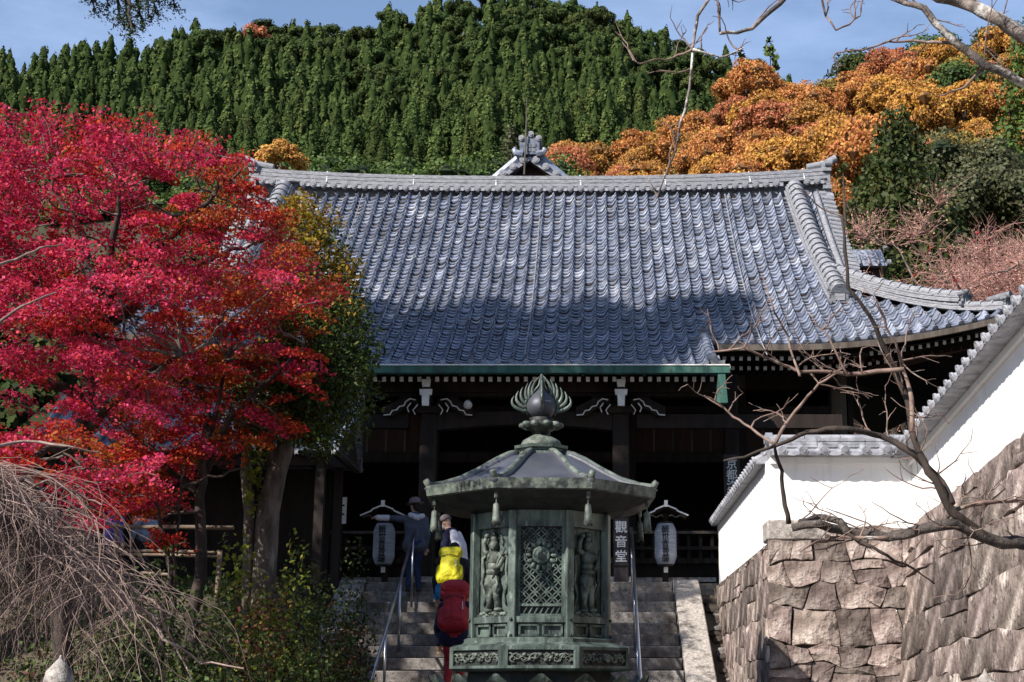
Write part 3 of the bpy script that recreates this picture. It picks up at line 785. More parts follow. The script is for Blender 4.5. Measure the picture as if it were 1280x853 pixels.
# rear building line: pillars, beams, panels, closed dark interior
YW = 27.6
FL = PLAT + .55
ZB = ZE + .55
obj('floor', MB().bbox((-6.3, 26.3, PLAT), (6.3, 35, FL)), M['wood'], hall)
obj('floor_edge', MB().bbox((-6.32, 26.22, FL - .085), (6.32, 26.30, FL + .01)), M['greywood'], hall)
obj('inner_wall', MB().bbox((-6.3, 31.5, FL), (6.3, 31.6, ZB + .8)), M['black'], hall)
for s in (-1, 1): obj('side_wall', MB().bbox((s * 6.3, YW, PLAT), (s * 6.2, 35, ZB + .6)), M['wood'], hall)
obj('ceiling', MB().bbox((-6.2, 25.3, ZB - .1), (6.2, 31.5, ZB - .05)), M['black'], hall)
px5 = [-6.0, -4.05, -1.9, 1.9, 4.05, 6.0]
for x in px5: pillar(x, YW, .30, PLAT, ZB - .2, M['greywood'] if abs(x) > 5 else M['wood'])
for z, hgt in ((ZB - .28, .2), (ZB - .75, .14), (FL + 1.95, .2)): obj('lintel', MB().bbox((-6.1, YW - .12, z), (6.1, YW + .12, z + hgt)), M['wood'], hall)
obj('lintel_board', MB().bbox((1.9, YW - .02, FL + 2.15), (6.0, YW + .04, ZB - .75)), M['redwood'], hall)
obj('lintel_board', MB().bbox((-6.0, YW - .02, FL + 2.15), (-1.9, YW + .04, ZB - .75)), M['redwood'], hall)
for x in px5:
    mb = MB().box((x, YW - .2, ZB - .1), (.40, .40, .13), taper=1.15); mb.box((x, YW - .2, ZB + .03), (.9, .16, .13))
    obj('bracket_set', mb, M['wood'], hall)
    mb = MB().box((x, YW - .62, ZB + .02), (.12, .06, .22), taper=1.3); mb.box((x, YW - .6, ZB - .2), (.18, .06, .34))
    obj('white_nosing', mb, M['greywood'], hall)
# panelled wall bays right and left (vertical battens)
for s in (-1, 1):
    for xA, xB in ((1.9, 4.05), (4.05, 6.0)):
        for k in range(5):
            a = xA + .16 + (xB - xA - .32) * k / 5; b = xA + .16 + (xB - xA - .32) * (k + 1) / 5 - .03
            obj('panel', MB().bbox((s * a, YW + .02, FL + 2.2), (s * b, YW + .05, ZB - .78)), M['redwood'], hall)
            obj('batten', MB().bbox((s * (b + .0), YW - .03, FL + 2.16), (s * (b + .035), YW + .06, ZB - .76)), M['greywood'], hall)
# low counters, shelves and rails on both sides of the steps
for s, pa, pb in ((1, 788, 905), (-1, 380, 520)):
    x0 = at(pa, 690, 26).x - X0; x1 = at(pb, 690, 26).x - X0
    for py, d in ((668, .05), (688, .06)):
        z = at(0, py, 26).z
        obj('rail_shelf', MB().bbox((x0, 25.9, z), (x1, 26.18, z + d)), M['greywood'] if py == 668 else M['wood'], hall)
    for k in range(9):
        x = x0 + (x1 - x0) * k / 8; obj('rail_baluster', MB().bbox((x - .03, 25.98, FL - .1), (x + .03, 26.08, at(0, 668, 26).z)), M['wood'], hall)
# bright sill strips (stone edge of the veranda)
for pa, pb in ((442, 512), (756, 828), (836, 895), (380, 436)):
    a = at(pa, 724, 25.2).x - X0; b = at(pb, 724, 25.2).x - X0; z = at(0, 727.5, 25.2).z
    obj('sill_stone', MB().bbox((a, 25.2, z), (b, 25.4, z + .075)), M['granite'], hall)
    obj('sill_board', MB().bbox((a - .02, 25.25, PLAT - .05), (b + .02, 25.36, z)), M['wood'], hall)
# ---- sign boards (on the pillars)
def sign(name, label, x, y, z0, z1, wdt, chars, csz, top, step):
    t = thing(name, label, 'sign', (x, y, z0))
    obj('board', MB().bbox((-wdt / 2, 0, 0), (wdt / 2, .05, z1 - z0)), M['wood'] if 0 else M['signboard'], t, bevel=.008)
    for i, ch in enumerate(chars):
        me = text_mesh('letter', ch, csz, M['letter']); link('letter', me, t, (0, -.004, top - z0 - i * step), (PI / 2, 0, 0))
    return t

a = at(776.5, 700, 24.72)
zt_, zb_ = at(776, 648, 24.72).z, PLAT + .0
sg = sign('hall_sign_board', 'upright dark board with three white characters on the pillar right of the stairs', a.x, 24.72, zb_, zt_, .25, '觀音堂', .215, at(776, 660, 24.72).z, (at(776, 660, 24.72).z - at(776, 696.5, 24.72).z) / 2)
obj('base_band', MB().bbox((-.14, -.012, .28), (.14, .06, .31)), M['wood'], sg)
a = at(915, 600, 25.6)
sign('pilgrim_sign_board', 'narrow hanging dark board with small pale characters beside the white wall end', a.x, 25.6, at(0, 640, 25.6).z, at(0, 568, 25.6).z, .29, '京都洛西', .20, at(0, 581, 25.6).z, at(0, 581, 25.6).z - at(0, 594.5, 25.6).z)
# pillar carrying that board
pillar(at(915, 600, 25.75).x - X0, 25.8, .26, PLAT, ZE + .2, M['wood'])
# ---- small gabled rear roof behind the ridge
rr = thing('rear_gable_roof', 'small tiled gable with round discs and a rod rising behind the main ridge', 'roof', (at(662, 200, 37).x, 37, 0))
za = at(662, 200, 37).z; sl2 = .72
mbw = MB().bbox((-3.4, .5, PLAT), (3.4, 8, za - 2.5)); obj('wall', mbw, M['wood'], rr)
fr = lambda a, b, d: (a, .25 + d, za + b)
obj('gable_board', MB().prism([(0, -.02), (-3.3, -3.3 * sl2 - .02), (3.3, -3.3 * sl2 - .02)], .05, .15, fr), M['redwood'], rr)
for s in (-1, 1):
    mb = MB().add([(0, 0, za), (s * 3.7, 0, za - 3.7 * sl2), (s * 3.7, 8, za - 3.7 * sl2), (0, 8, za), (0, 0, za + .12), (s * 3.7, 0, za - 3.7 * sl2 + .12), (s * 3.7, 8, za - 3.7 * sl2 + .12), (0, 8, za + .12)], [(3, 2, 1, 0), (4, 5, 6, 7), (0, 1, 5, 4), (1, 2, 6, 5), (2, 3, 7, 6), (3, 0, 4, 7)])
    obj('roof_slope', mb, M['tile'], rr)
    obj('bargeboard', MB().bar((s * .02, -.02, za - .03), (s * 3.5, -.02, za - 3.5 * sl2 - .03), .05, .10, up=(0, 1, 0)), M['ridge'], rr)
    for k in range(12):
        x = .18 + k * .27; z = za - x * sl2 + .10
        obj('verge_disc', MB().tube([(s * x, -.12, z), (s * x, .3, z)], .10, 10).tube([(s * x, -.135, z), (s * x, -.11, z)], .06, 8), M['ridge'], rr, True, auto=40)
    obj('verge_ridge', MB().tube([(s * .25, .15, za + .12), (s * 1.2, .15, za + .05 - 1.2 * sl2 + .08), (s * 3.3, .15, za - 3.3 * sl2 + .12)], .14, 8), M['tile_obj'], rr, True, auto=40)
    obj('scroll_foot', MB().tube([(s * .18, -.1, za + .12), (s * .36, -.1, za + .16), (s * .42, -.1, za + .25), (s * .38, -.1, za + .31)], [.10, .10, .08, .05], 8), M['tile_obj'], rr, True, auto=40)
mb = MB().prism([(-.26, 0), (.26, 0), (.27, .36), (.2, .46), (0, .52), (-.2, .46), (-.27, .36)], -.12, .35, lambda a, b, d: (a, d, za + .12 + b)); obj('ridge_end_shield', mb, M['tile_obj'], rr)
mb = MB()
for i in range(2):
    for j in range(2): mb.box((-.02 + i * .14, -.13, za + .24 + j * .13), (.10, .02, .10))
obj('crest', mb, M['ridge_dark'], rr)
for a, b in ((-.22, .58), (.03, .69), (.25, .58)): obj('ridge_disc', MB().tube([(a, -.16, za + b), (a, .4, za + b)], .085, 12).tube([(a, -.18, za + b), (a, -.15, za + b)], .05, 10), M['ridge'], rr, True, auto=40)
obj('ridge_bar', MB().bbox((-.18, .3, za + .05), (.18, 8, za + .50)), M['ridge'], rr)
obj('rod', MB().tube([(-.13, -.2, za - .5), (-.10, -.2, za + .6), (-.08, -.2, za + 1.75)], [.03, .02, .012], 6), M['greywood'], rr)
# ================================================================ bronze octagonal lantern
M['bronze'] = mat('verdigris_bronze', (.034, .050, .044), (.125, .165, .145), 8, .5, .35, 40, metal=.2, spec=.45, stretch=(1, 1, .35), spots=[(6, (.018, .024, .023), .49, .66), (14, (.26, .33, .29), .57, .72)])
M['bronze_dark'] = mat('dark_bronze', (.014, .016, .016), (.034, .038, .036), 8, .55, .3, 40, metal=.2)
M['bronze_roof'] = mat('bronze_roof_sheet', (.045, .05, .066), (.085, .09, .11), 3, .5, .08, 30, metal=.25, spec=.5, spots=[(4, (.07, .08, .085), .55, .75)])
M['bronze_pale'] = mat('pale_verdigris', (.055, .070, .060), (.165, .19, .16), 9, .55, .3, 40, spots=[(8, (.025, .03, .028), .48, .62)])
LY = 15.3; LX = at(676, 600, LY).x; TH = math.radians(3)
lan = thing('bronze_lantern', 'tall octagonal green bronze lantern with a curved roof and flaming jewel finial before the stairs', 'lantern', (LX, LY, 0))
C22 = math.cos(PI / 8)
def zf(py, R=0.0): return at(680, py, LY - R * .93).z
OR = -PI / 2 + TH + PI / 8
def face_frame(k, R):
    ph = -PI / 2 + TH + k * PI / 4; n = Vector((math.cos(ph), math.sin(ph), 0)); t = Vector((-math.sin(ph), math.cos(ph), 0))
    A = R * C22
    return lambda a, b, d: n * (A + d) + t * a + Vector((0, 0, b))
def oct_(mb, prof, mi=None): return mb.lathe(prof, 8, rot=OR, mi=mi)
# base and plinth
zF0, zF1 = zf(838, 1.02), zf(806, 1.02)
obj('stone_plinth', oct_(MB(), [(1.75, -.02), (1.75, .28), (1.55, .30), (1.55, .62), (1.3, .66), (1.3, zF0 - .42)]), M['granite'], lan)
pt = obj('lotus_base', oct_(MB(), [(1.22, zF0 - .42), (1.25, zF0 - .36), (.80, zF0 - .12), (.78, zF0 + .01)]), M['bronze_dark'], lan)
for k in range(16):
    ph = OR + 2 * PI * k / 16; R_ = Matrix.Rotation(ph, 3, 'Z')
    mb = MB(); pts = []
    for i in range(6):
        t = i / 5; w_ = .17 * math.sin(PI * (.15 + .75 * t)) ; r = .80 + .34 * math.sin(t * 1.5); z = zF0 - .30 + .27 * t
        pts.append([(R_ @ Vector((r, a * w_, 0))) + Vector((0, 0, z - .03 * a * a)) for a in (-1, -.5, 0, .5, 1)])
    vs = [p for row in pts for p in row]; fs = [(i * 5 + j, i * 5 + j + 1, (i + 1) * 5 + j + 1, (i + 1) * 5 + j) for i in range(5) for j in range(4)]
    obj('petal', mb.add(vs, fs), M['bronze'], pt, True)
# frieze box with scroll panels
R = .985
fz = obj('frieze_box', oct_(MB(), [(.80, zF0 - .01), (R * .97, zF0), (R, zF0 + .02), (R, zF0 + .045), (R - .035, zF0 + .05), (R - .035, zF1 - .05), (R, zF1 - .045), (R, zF1 - .015), (R * .96, zF1 + .005), (.84, zF1 + .02)]), M['bronze'], lan, auto=20)
rnd = random.Random(4)
for k in range(8):
    fr = face_frame(k, R); half = R * math.sin(PI / 8); zm = (zF0 + zF1) / 2
    for s in (-1, 1): obj('frame_stile', MB().bbox((0, 0, 0), (1, 1, 1)) if 0 else MB().prism([(s * (half - .002), zF0 + .02), (s * (half - .055), zF0 + .02), (s * (half - .055), zF1 - .02), (s * (half - .002), zF1 - .02)], -.05, .002, fr), M['bronze'], fz)
    obj('panel_ground', MB().prism([(-half + .05, zF0 + .04), (half - .05, zF0 + .04), (half - .05, zF1 - .04), (-half + .05, zF1 - .04)], -.06, -.028, fr), M['bronze_dark'], fz)
    mb = MB(); hz = (zF1 - zF0) / 2 - .07
    for s in (-1, 1):
        for q in range(7):
            cx_, cz_ = s * (.03 + q * .047), zm + (-.25 if q % 2 else .25) * hz; r0 = .045 * rnd.uniform(.8, 1.1); d_ = 1 if q % 2 else -1
            pts = [(cx_ + r0 * (1 - .75 * i / 9) * math.cos(s * d_ * i * .75 + q), cz_ + .8 * r0 * (1 - .75 * i / 9) * math.sin(s * d_ * i * .75 + q)) for i in range(10)]
            mb.tube([fr(a, b, -.018) for a, b in pts], [.011 - .0005 * i for i in range(10)], 5)
        mb.tube([fr(s * (.02 + .036 * i), zm + .045 * math.sin(i * 1.25), -.02) for i in range(10)], .010, 5)
    for q in range(7):
        a = -.16 + .053 * q; mb.ball(fr(a, zm + .03 * math.cos(q * 2.2), -.012), (.024, .024, .02), 6, 4)
    obj('scroll_relief', mb, M['bronze_pale'], fz, True)
# steps between frieze and body
zB0 = zf(797, .80); zB1 = zf(776, .77)
obj('stepped_base', oct_(MB(), [(.86, zF1), (.86, zF1 + .02), (.835, zF1 + .035), (.835, zB0 - .01), (.80, zB0 + .005), (.74, zB0 + .01)]), M['bronze'], lan, auto=20)
RB = .735
obj('dado', oct_(MB(), [(RB - .02, zB0), (RB - .02, zB1 + .01)]), M['bronze'], lan)
obj('dado_rail', oct_(MB(), [(RB - .05, zB1 - .02), (RB + .035, zB1 - .015), (RB + .035, zB1 + .045), (RB - .05, zB1 + .05)]), M['bronze'], lan)
zT = zf(637, .77); zP1 = zf(660, .76)
obj('core', oct_(MB(), [(RB - .06, zB1), (RB - .06, zT + .05)]), M['bronze_dark'], lan)
for k in range(8):
    fr = face_frame(k, RB); half = RB * math.sin(PI / 8)
    a = OR + k * PI / 4 - PI / 8 * 0
    # corner column
    ph = OR + (k) * PI / 4; Rz = Matrix.Rotation(ph, 3, 'Z')
    col_ = obj('column', MB().box(Rz @ Vector((RB - .005, 0, (zB0 + zT) / 2)), (.085, .085, zT - zB0), Rz), M['bronze'], lan, bevel=.008)
    for zz in (zB1 + .015, zB0 + .02):
        obj('rivet', MB().ball(Rz @ Vector((RB + .045, 0, zz)), .018, 6, 4), M['bronze_dark'], col_, True)
    # dado panels
    for s in (-1, 1):
        mb = MB(); a0, a1 = (.015, half - .06); 
        for (u0, u1, v0, v1) in ((a0, a1, zB0 + .015, zB0 + .035), (a0, a1, zB1 - .05, zB1 - .03), (a0, a0 + .022, zB0 + .015, zB1 - .03), (a1 - .022, a1, zB0 + .015, zB1 - .03)):
            mb.prism([(s * u0, v0), (s * u1, v0), (s * u1, v1), (s * u0, v1)], -.012, .016, fr)
        obj('dado_panel', mb, M['bronze'], lan)
    pw_, z0, z1 = half - .075, zB1 + .05, zP1 + .02
    ground_d = -.05
    mb = MB()
    mb.prism([(-half + .03, z1), (half - .03, z1), (half - .03, zT), (-half + .03, zT)], ground_d, .01, fr)
    obj('panel_frame', mb, M['bronze'], lan)
    obj('panel_sill', MB().prism([(-half + .03, z0 - .01), (half - .03, z0 - .01), (half - .03, z0 + .02), (-half + .03, z0 + .02)], ground_d, .0, fr), M['bronze'], lan)
    H = z1 - z0
    if k % 2 == 0:
        pn = obj('lattice_panel', MB().prism([(-half + .03, z0), (half - .03, z0), (half - .03, z1), (-half + .03, z1)], ground_d - .02, ground_d + .004, fr), M['bronze_dark'], lan)
        mb = MB(); sp_ = .058; rad = sp_ * .7071 * 1.0; zl = z0 + .12
        nx_ = int(pw_ / sp_) + 1; nz_ = int((z1 - zl) / sp_) + 1
        for i in range(-nx_, nx_ + 1):
            for j in range(nz_ + 1):
                if (i + j) % 2: continue
                ca, cb = i * sp_, zl + j * sp_
                for q in range(12):
                    t0, t1 = 2 * PI * q / 12, 2 * PI * (q + 1) / 12; rr_ = sp_ 
                    p0 = (ca + rr_ * math.cos(t0), cb + rr_ * math.sin(t0)); p1 = (ca + rr_ * math.cos(t1), cb + rr_ * math.sin(t1))
                    if max(abs(p0[0]), abs(p1[0])) > pw_ or min(p0[1], p1[1]) < zl or max(p0[1], p1[1]) > z1: continue
                    mb.bar(fr(*p0, ground_d + .02), fr(*p1, ground_d + .02), .0105, .016, up=(fr(0, 0, 1) - fr(0, 0, 0)))
        obj('lattice', mb, M['bronze'], pn)
        mb = MB()
        for s in (-1, 1): mb.prism([(s * pw_, z0), (s * (pw_ + .03), z0), (s * (pw_ + .03), z1), (s * pw_, z1)], ground_d, -.005, fr)
        mb.prism([(-pw_, zl - .025), (pw_, zl - .025), (pw_, zl), (-pw_, zl)], ground_d, -.01, fr)
        for q in range(7): mb.bar(fr(-pw_ + .03 + q * .055, z0 + .02, -.03), fr(-pw_ + .07 + q * .055, zl - .03, -.03), .012, .012)
        obj('lattice_frame', mb, M['bronze'], pn)
        # wheel medallion
        n_ = (fr(0, 0, 1) - fr(0, 0, 0)).normalized(); q_ = n_.to_track_quat('Z', 'Y').to_matrix(); mc = fr(-.0, z1 - .29, ground_d + .02)
        mb = MB().lathe([(.09, .0), (.09, .03), (.075, .04), (.06, .03), (.05, .045), (.03, .06), (.001, .065)], 16, mc, axis=q_)
        for q in range(14):
            ph_ = 2 * PI * q / 14; mb.ball(mc + q_ @ Vector((.128 * math.cos(ph_), .128 * math.sin(ph_), .018)), (.036, .023, .012), 6, 5, rot=q_ @ Matrix.Rotation(ph_, 3, 'Z'))
        mb.lathe([(.155, .0), (.160, .014), (.170, .014), (.172, .0)], 20, mc, axis=q_, capb=False, capt=False)
        obj('medallion', mb, M['bronze'], pn, True)
    else:
        pn = obj('guardian_panel', MB().prism([(-half + .03, z0), (half - .03, z0), (half - .03, z1), (-half + .03, z1)], ground_d - .02, ground_d + .01, fr), M['bronze'], lan)
        mb = MB(); sc_ = H / 1.0
        def E(a, b, d, ra, rb, rd, tilt=0.0):
            q_ = Matrix((fr(1, 0, 0) - fr(0, 0, 0), fr(0, 0, 1) - fr(0, 0, 0), fr(0, 1, 0) - fr(0, 0, 0))).transposed() @ Matrix.Rotation(tilt, 3, 'Y')
            mb.ball(fr(a * sc_, z0 + b * sc_, ground_d + d), (ra * sc_, rd, rb * sc_), 10, 7, rot=q_)
        def T(pts, rad): mb.tube([fr(a * sc_, z0 + b * sc_, ground_d + d) for a, b, d in pts], [r * sc_ for r in rad], 7)
        E(0, .80, .05, .055, .068, .05); E(0, .87, .045, .042, .045, .04); E(0, .93, .04, .022, .035, .03)          # head, hair, topknot
        T([(.115 * math.cos(t) , .83 + .12 * math.sin(t), .02) for t in np.linspace(-.3, PI + .3, 12)], [.012] * 12)      # halo
        E(0, .66, .05, .095, .085, .06); E(-.01, .56, .05, .075, .06, .055); E(-.005, .50, .055, .095, .045, .06)       # chest, belly, belt
        E(-.02, .40, .05, .11, .10, .055); E(-.05, .30, .045, .06, .09, .045, .15); E(.05, .31, .045, .06, .09, .045, -.15)
        T([(-.05, .32, .04), (-.065, .20, .05), (-.06, .09, .04)], [.048, .04, .032]); T([(.045, .33, .04), (.055, .20, .05), (.075, .10, .04)], [.048, .04, .032])
        E(-.07, .065, .05, .05, .025, .05); E(.085, .075, .05, .05, .025, .05)
        T([(-.09, .71, .05), (-.155, .74, .05), (-.15, .84, .06), (-.11, .90, .06)], [.035, .032, .028, .022]); E(-.105, .91, .06, .03, .03, .03)
        T([(.09, .70, .05), (.155, .64, .05), (.13, .56, .08), (.08, .54, .09)], [.035, .032, .028, .024]); E(.075, .54, .09, .03, .03, .03)
        T([(.19, .76, .05), (.12, .62, .09), (.03, .42, .09)], [.012, .014, .012])                                          # staff
        for s in (-1, 1):
            T([(s * .10, .72, .03), (s * .20, .66, .03), (s * .18, .52, .03), (s * .21, .38, .03), (s * .15, .24, .03), (s * .18, .12, .02)], [.014, .02, .016, .022, .018, .01])
            T([(s * .06, .45, .07), (s * .10, .36, .08), (s * .07, .26, .07)], [.012, .014, .008])
        for q in range(9): E(-.19 + .047 * q, .03 + .014 * math.sin(q * 2.3), .03, .036, .026, .04)
        obj('guardian_relief', mb, M['bronze_pale'] if k in (7,) else M['bronze'], pn, True)
# ---- roof
RE = 1.285
zE0, zE1 = zf(611, RE), zf(598, RE)
zTop = at(680, 566, LY - .25).z
prof = [(.27, zTop), (.36, zTop - .02), (.50, zTop - (zTop - zE1) * .22), (.70, zTop - (zTop - zE1) * .52), (.90, zTop - (zTop - zE1) * .78), (1.10, zTop - (zTop - zE1) * .95), (1.25, zE1 - .005), (RE, zE1 + .005)]
lr = obj('roof', oct_(MB(), prof), M['bronze_roof'], lan, True, auto=25)
obj('fascia', MB().lathe([(RE - .02, zE1 + .008), (RE + .005, zE1 + .01), (RE - .01, zE0 + .01), (RE - .05, zE0)], 8, rot=OR, capb=False, capt=False), M['bronze_pale'], lr)
obj('soffit', MB().lathe([(RE - .045, zE0 + .002), (1.12, zE0 - .06), (.95, zE0 - .11), (.80, zE0 - .13), (.70, zE0 - .15)], 8, rot=OR, capb=False, capt=True), M['bronze_dark'], lr)
for k in range(8):
    Rz = Matrix.Rotation(OR + k * PI / 4, 3, 'Z')
    P = [Rz @ Vector((r, 0, z + .02)) for r, z in prof[:-1]] + [Rz @ Vector((RE - .02, 0, zE1 + .035)), Rz @ Vector((RE + .01, 0, zE1 + .075))]
    hr = obj('hip_ridge', MB().tube(P, [.035] * (len(P) - 2) + [.04, .03], 8), M['bronze_pale'], lr, True)
    P2 = [p - Rz @ Vector((0, 0, 0)) + Vector((0, 0, -.025)) for p in P[:-1]]
    obj('ridge_flange', MB().tube(P2, .05, 6), M['bronze_roof'], hr, True)
    # wind bell
    cB = Rz @ Vector((RE - .10, 0, zE0 - .03))
    mb = MB().tube([cB + Vector((0, 0, .02)), cB + Vector((0, 0, -.05))], .022, 6); mb.tube([cB + Vector((0, 0, -.04)), cB + Vector((0, 0, -.10))], .007, 5)
    bl = obj('wind_bell', mb, M['bronze_pale'], lan)
    mb = MB().lathe([(.012, -.10), (.03, -.115), (.034, -.18), (.040, -.26), (.047, -.31), (.044, -.31), (.030, -.20)], 10, cB); 
    for q in range(3): mb.ball(cB + Vector((.035 * math.cos(q * 2.1), .035 * math.sin(q * 2.1), -.315)), .014, 5, 4)
    obj('bell', mb, M['bronze_pale'], bl, True)
# box, dome, lotus, jewel
zb0, zb1 = zTop - .015, at(680, 554, LY - .3).z
obj('finial_box', oct_(MB(), [(.29, zb0), (.29, zb0 + .02), (.265, zb0 + .03), (.265, zb1 - .04), (.30, zb1 - .03), (.31, zb1), (.22, zb1 + .01)]), M['bronze'], lan)
for k in range(8):
    fr = face_frame(k, .265); mb = MB().prism([(-.075, zb0 + .045), (.075, zb0 + .045), (.075, zb1 - .055), (-.075, zb1 - .055)], .0, .004, fr)
    obj('box_recess', mb, M['bronze_dark'], lan)
z_ = zb1
zl0, zj = at(680, 541, LY).z, at(680, 523, LY).z
obj('dome', MB().lathe([(.215, z_), (.225, z_ + .02), (.20, z_ + .07), (.13, z_ + .11), (.10, z_ + .13)], 20), M['bronze_pale'], lan, True)
lo = obj('lotus', MB().lathe([(.10, zl0 - .02), (.10, zl0 + .01), (.16, zl0 + .04), (.20, zl0 + .085), (.17, zl0 + .10), (.12, zl0 + .13), (.13, zl0 + .155), (.08, zj + .0)], 20), M['bronze_dark'], lan, True)
for k in range(10):
    ph = 2 * PI * k / 10; mb = MB().ball((.19 * math.cos(ph), .19 * math.sin(ph), zl0 + .075), (.055, .045, .035), 7, 5, rot=Matrix.Rotation(ph, 3, 'Z')); obj('petal', mb, M['bronze_pale'], lo, True)
zt_ = at(680, 468, LY).z; JH = zt_ - zj
jw = obj('jewel', MB().lathe([(.04, zj), (.11, zj + .02), (.155, zj + .08), (.165, zj + .14), (.14, zj + .20), (.09, zj + .26), (.04, zj + .31), (.005, zj + .36)], 24), M['bronze_roof'], lan, True)
tag(jw, 'smooth grey onion shaped jewel')
for q in range(4):
    Rz = Matrix.Rotation(TH + q * PI / 2, 3, 'Z')
    for k in range(6):
        f = k / 5
        b0 = (.155 * math.cos(-.35 + 1.25 * f), zj + .12 + .155 * math.sin(-.35 + 1.25 * f))
        tip = (.285 * (1 - f) ** .8 + .012, zj + JH * (.50 + .47 * f ** .9))
        mid = (max(b0[0], tip[0]) + .085 * (1 - .65 * f), (b0[1] + tip[1]) / 2 - .04 * (1 - f))
        pts = []
        for i in range(8):
            t = i / 7; x = (1 - t) ** 2 * b0[0] + 2 * t * (1 - t) * mid[0] + t * t * tip[0]; z = (1 - t) ** 2 * b0[1] + 2 * t * (1 - t) * mid[1] + t * t * tip[1]
            pts.append(Rz @ Vector((x, 0, z)))
        obj('flame_rib', MB().tube(pts, [.017, .021, .021, .019, .016, .013, .009, .003], 6), M['bronze_pale'] if k % 2 else M['bronze'], jw, True)
    obj('flame_spine', MB().tube([Rz @ Vector((r, 0, z)) for r, z in ((.14, zj + .03), (.175, zj + .10), (.17, zj + .18), (.10, zj + .27), (.03, zj + .36), (.006, zt_))], [.010, .012, .012, .012, .012, .006], 6), M['bronze'], jw, True)
obj('spire', MB().tube([(0, 0, zj + .3), (0, 0, zt_)], [.02, .006], 6), M['bronze'], jw)
# ================================================================ paper lanterns on stands
M['paperlan'] = mat('paper_lantern', (.26, .28, .33), (.38, .40, .45), 6, .7, .15, 20, stretch=(1, 1, 6))
def paper_lantern(px, label, text):
    p = at(px, 680, 24.62); t = thing('paper_lantern', label, 'lantern', (p.x, 24.62, PLAT), group='paper lanterns beside the stair head')
    L = lambda py: at(px, py, 24.62).z - PLAT
    obj('post', MB().bbox((-.05, .16, 0), (.05, .26, L(640))), M['wood'], t)
    obj('arm', MB().bbox((-.03, -.06, L(653)), (.03, .26, L(651))), M['wood'], t)
    z0, z1 = L(706), L(655); r = .185; prof = []
    for i in range(25):
        f = i / 24; rr_ = r * (.62 + .38 * min(1, math.sin(PI * (.06 + .88 * f)) * 1.55)); rr_ *= 1 + (.018 if i % 2 else -.01)
        prof.append((rr_, z0 + (z1 - z0) * f))
    b = obj('paper_body', MB().lathe(prof, 20), M['paperlan'], t, True)
    for zz in (z0 - .03, z1): obj('ring', MB().lathe([(.12, zz), (.12, zz + .035)], 16), M['ink'], t)
    for i, ch in enumerate(text):
        me = text_mesh('character', ch, .135, M['ink'], .002)
        for v in me.vertices:
            x = v.co.x; v.co.z += -(r * 1.03 - math.sqrt(max(1e-4, (r * 1.03) ** 2 - x * x)))
        link('character', me, b, (-.01, -r * 1.03 - .006, z1 - .115 - i * .125), (PI / 2, 0, 0))
    obj('tag_plate', MB().bbox((-.035, -.02, L(716)), (.035, .0, L(709))), M['white'], t)
    # gabled roof: white edged
    ap, ev = L(634), L(647)
    for s in (-1, 1):
        obj('roof_board', MB().bar((0, .02, ap), (s * .37, .02, ev), .55, .03, up=(0, 0, 1)) if 0 else MB().add([(0, -.28, ap), (s * .17, -.28, (ap + ev) / 2 + .01), (s * .36, -.28, ev), (s * .36, .3, ev), (s * .17, .3, (ap + ev) / 2 + .01), (0, .3, ap), (0, -.28, ap - .03), (s * .17, -.28, (ap + ev) / 2 - .02), (s * .36, -.28, ev - .03), (s * .36, .3, ev - .03), (s * .17, .3, (ap + ev) / 2 - .02), (0, .3, ap - .03)], [(0, 1, 4, 5), (1, 2, 3, 4), (6, 11, 10, 7), (7, 10, 9, 8), (0, 6, 7, 1), (1, 7, 8, 2), (2, 8, 9, 3)]), M['wood'], t)
        obj('roof_edge', MB().tube([(0, -.29, ap), (s * .18, -.29, (ap + ev) / 2 + .015), (s * .19, -.29, (ap + ev) / 2 - .01), (s * .375, -.29, ev)], .014, 5), M['white'], t)
        obj('roof_fret', MB().tube([(s * (.05 + .04 * q), -.27, ev - .01 + .02 * math.sin(q * 1.6)) for q in range(8)], .010, 5), M['greywood'], t)
    obj('ridge_post', MB().bbox((-.03, -.3, ap - .03), (.03, -.26, ap + .08)), M['white'], t)
paper_lantern(480, 'grey paper lantern under a small roof, touched by the visitor in a sun hat', '観世音菩薩')
paper_lantern(832, 'grey paper lantern under a small roof between the character sign and the plaster wall', '観世音菩薩')
# ================================================================ people
def cloth(name, c, rough=.85): return mat(name, tuple(x * .8 for x in c), c, 9, rough, .8, 11, bdist=.05)
M['skin'] = mat('skin', (.42, .25, .18), (.48, .30, .22), 20, .6)
M['denim'] = cloth('denim_grey', (.075, .085, .12)); M['jeans'] = cloth('jeans', (.02, .035, .09)); M['navy'] = cloth('navy', (.012, .014, .045))
M['offwhite'] = cloth('white_cloth', (.58, .58, .66)); M['yellow'] = cloth('yellow_nylon', (.55, .50, .015), .55); M['red'] = cloth('red_nylon', (.32, .012, .022), .6)
M['darkcloth'] = cloth('black_cloth', (.014, .014, .022)); M['blue'] = cloth('blue_cloth', (.03, .22, .50)); M['hatc'] = cloth('mauve_cotton', (.17, .14, .15))
M['hair'] = cloth('dark_hair', (.018, .014, .012)); M['greyhair'] = cloth('grey_hair', (.10, .10, .11)); M['shoe'] = cloth('shoe', (.04, .035, .03)); M['lightblue'] = cloth('pale_blue_cloth', (.22, .30, .42)); M['purple'] = cloth('purple_cloth', (.10, .08, .30))
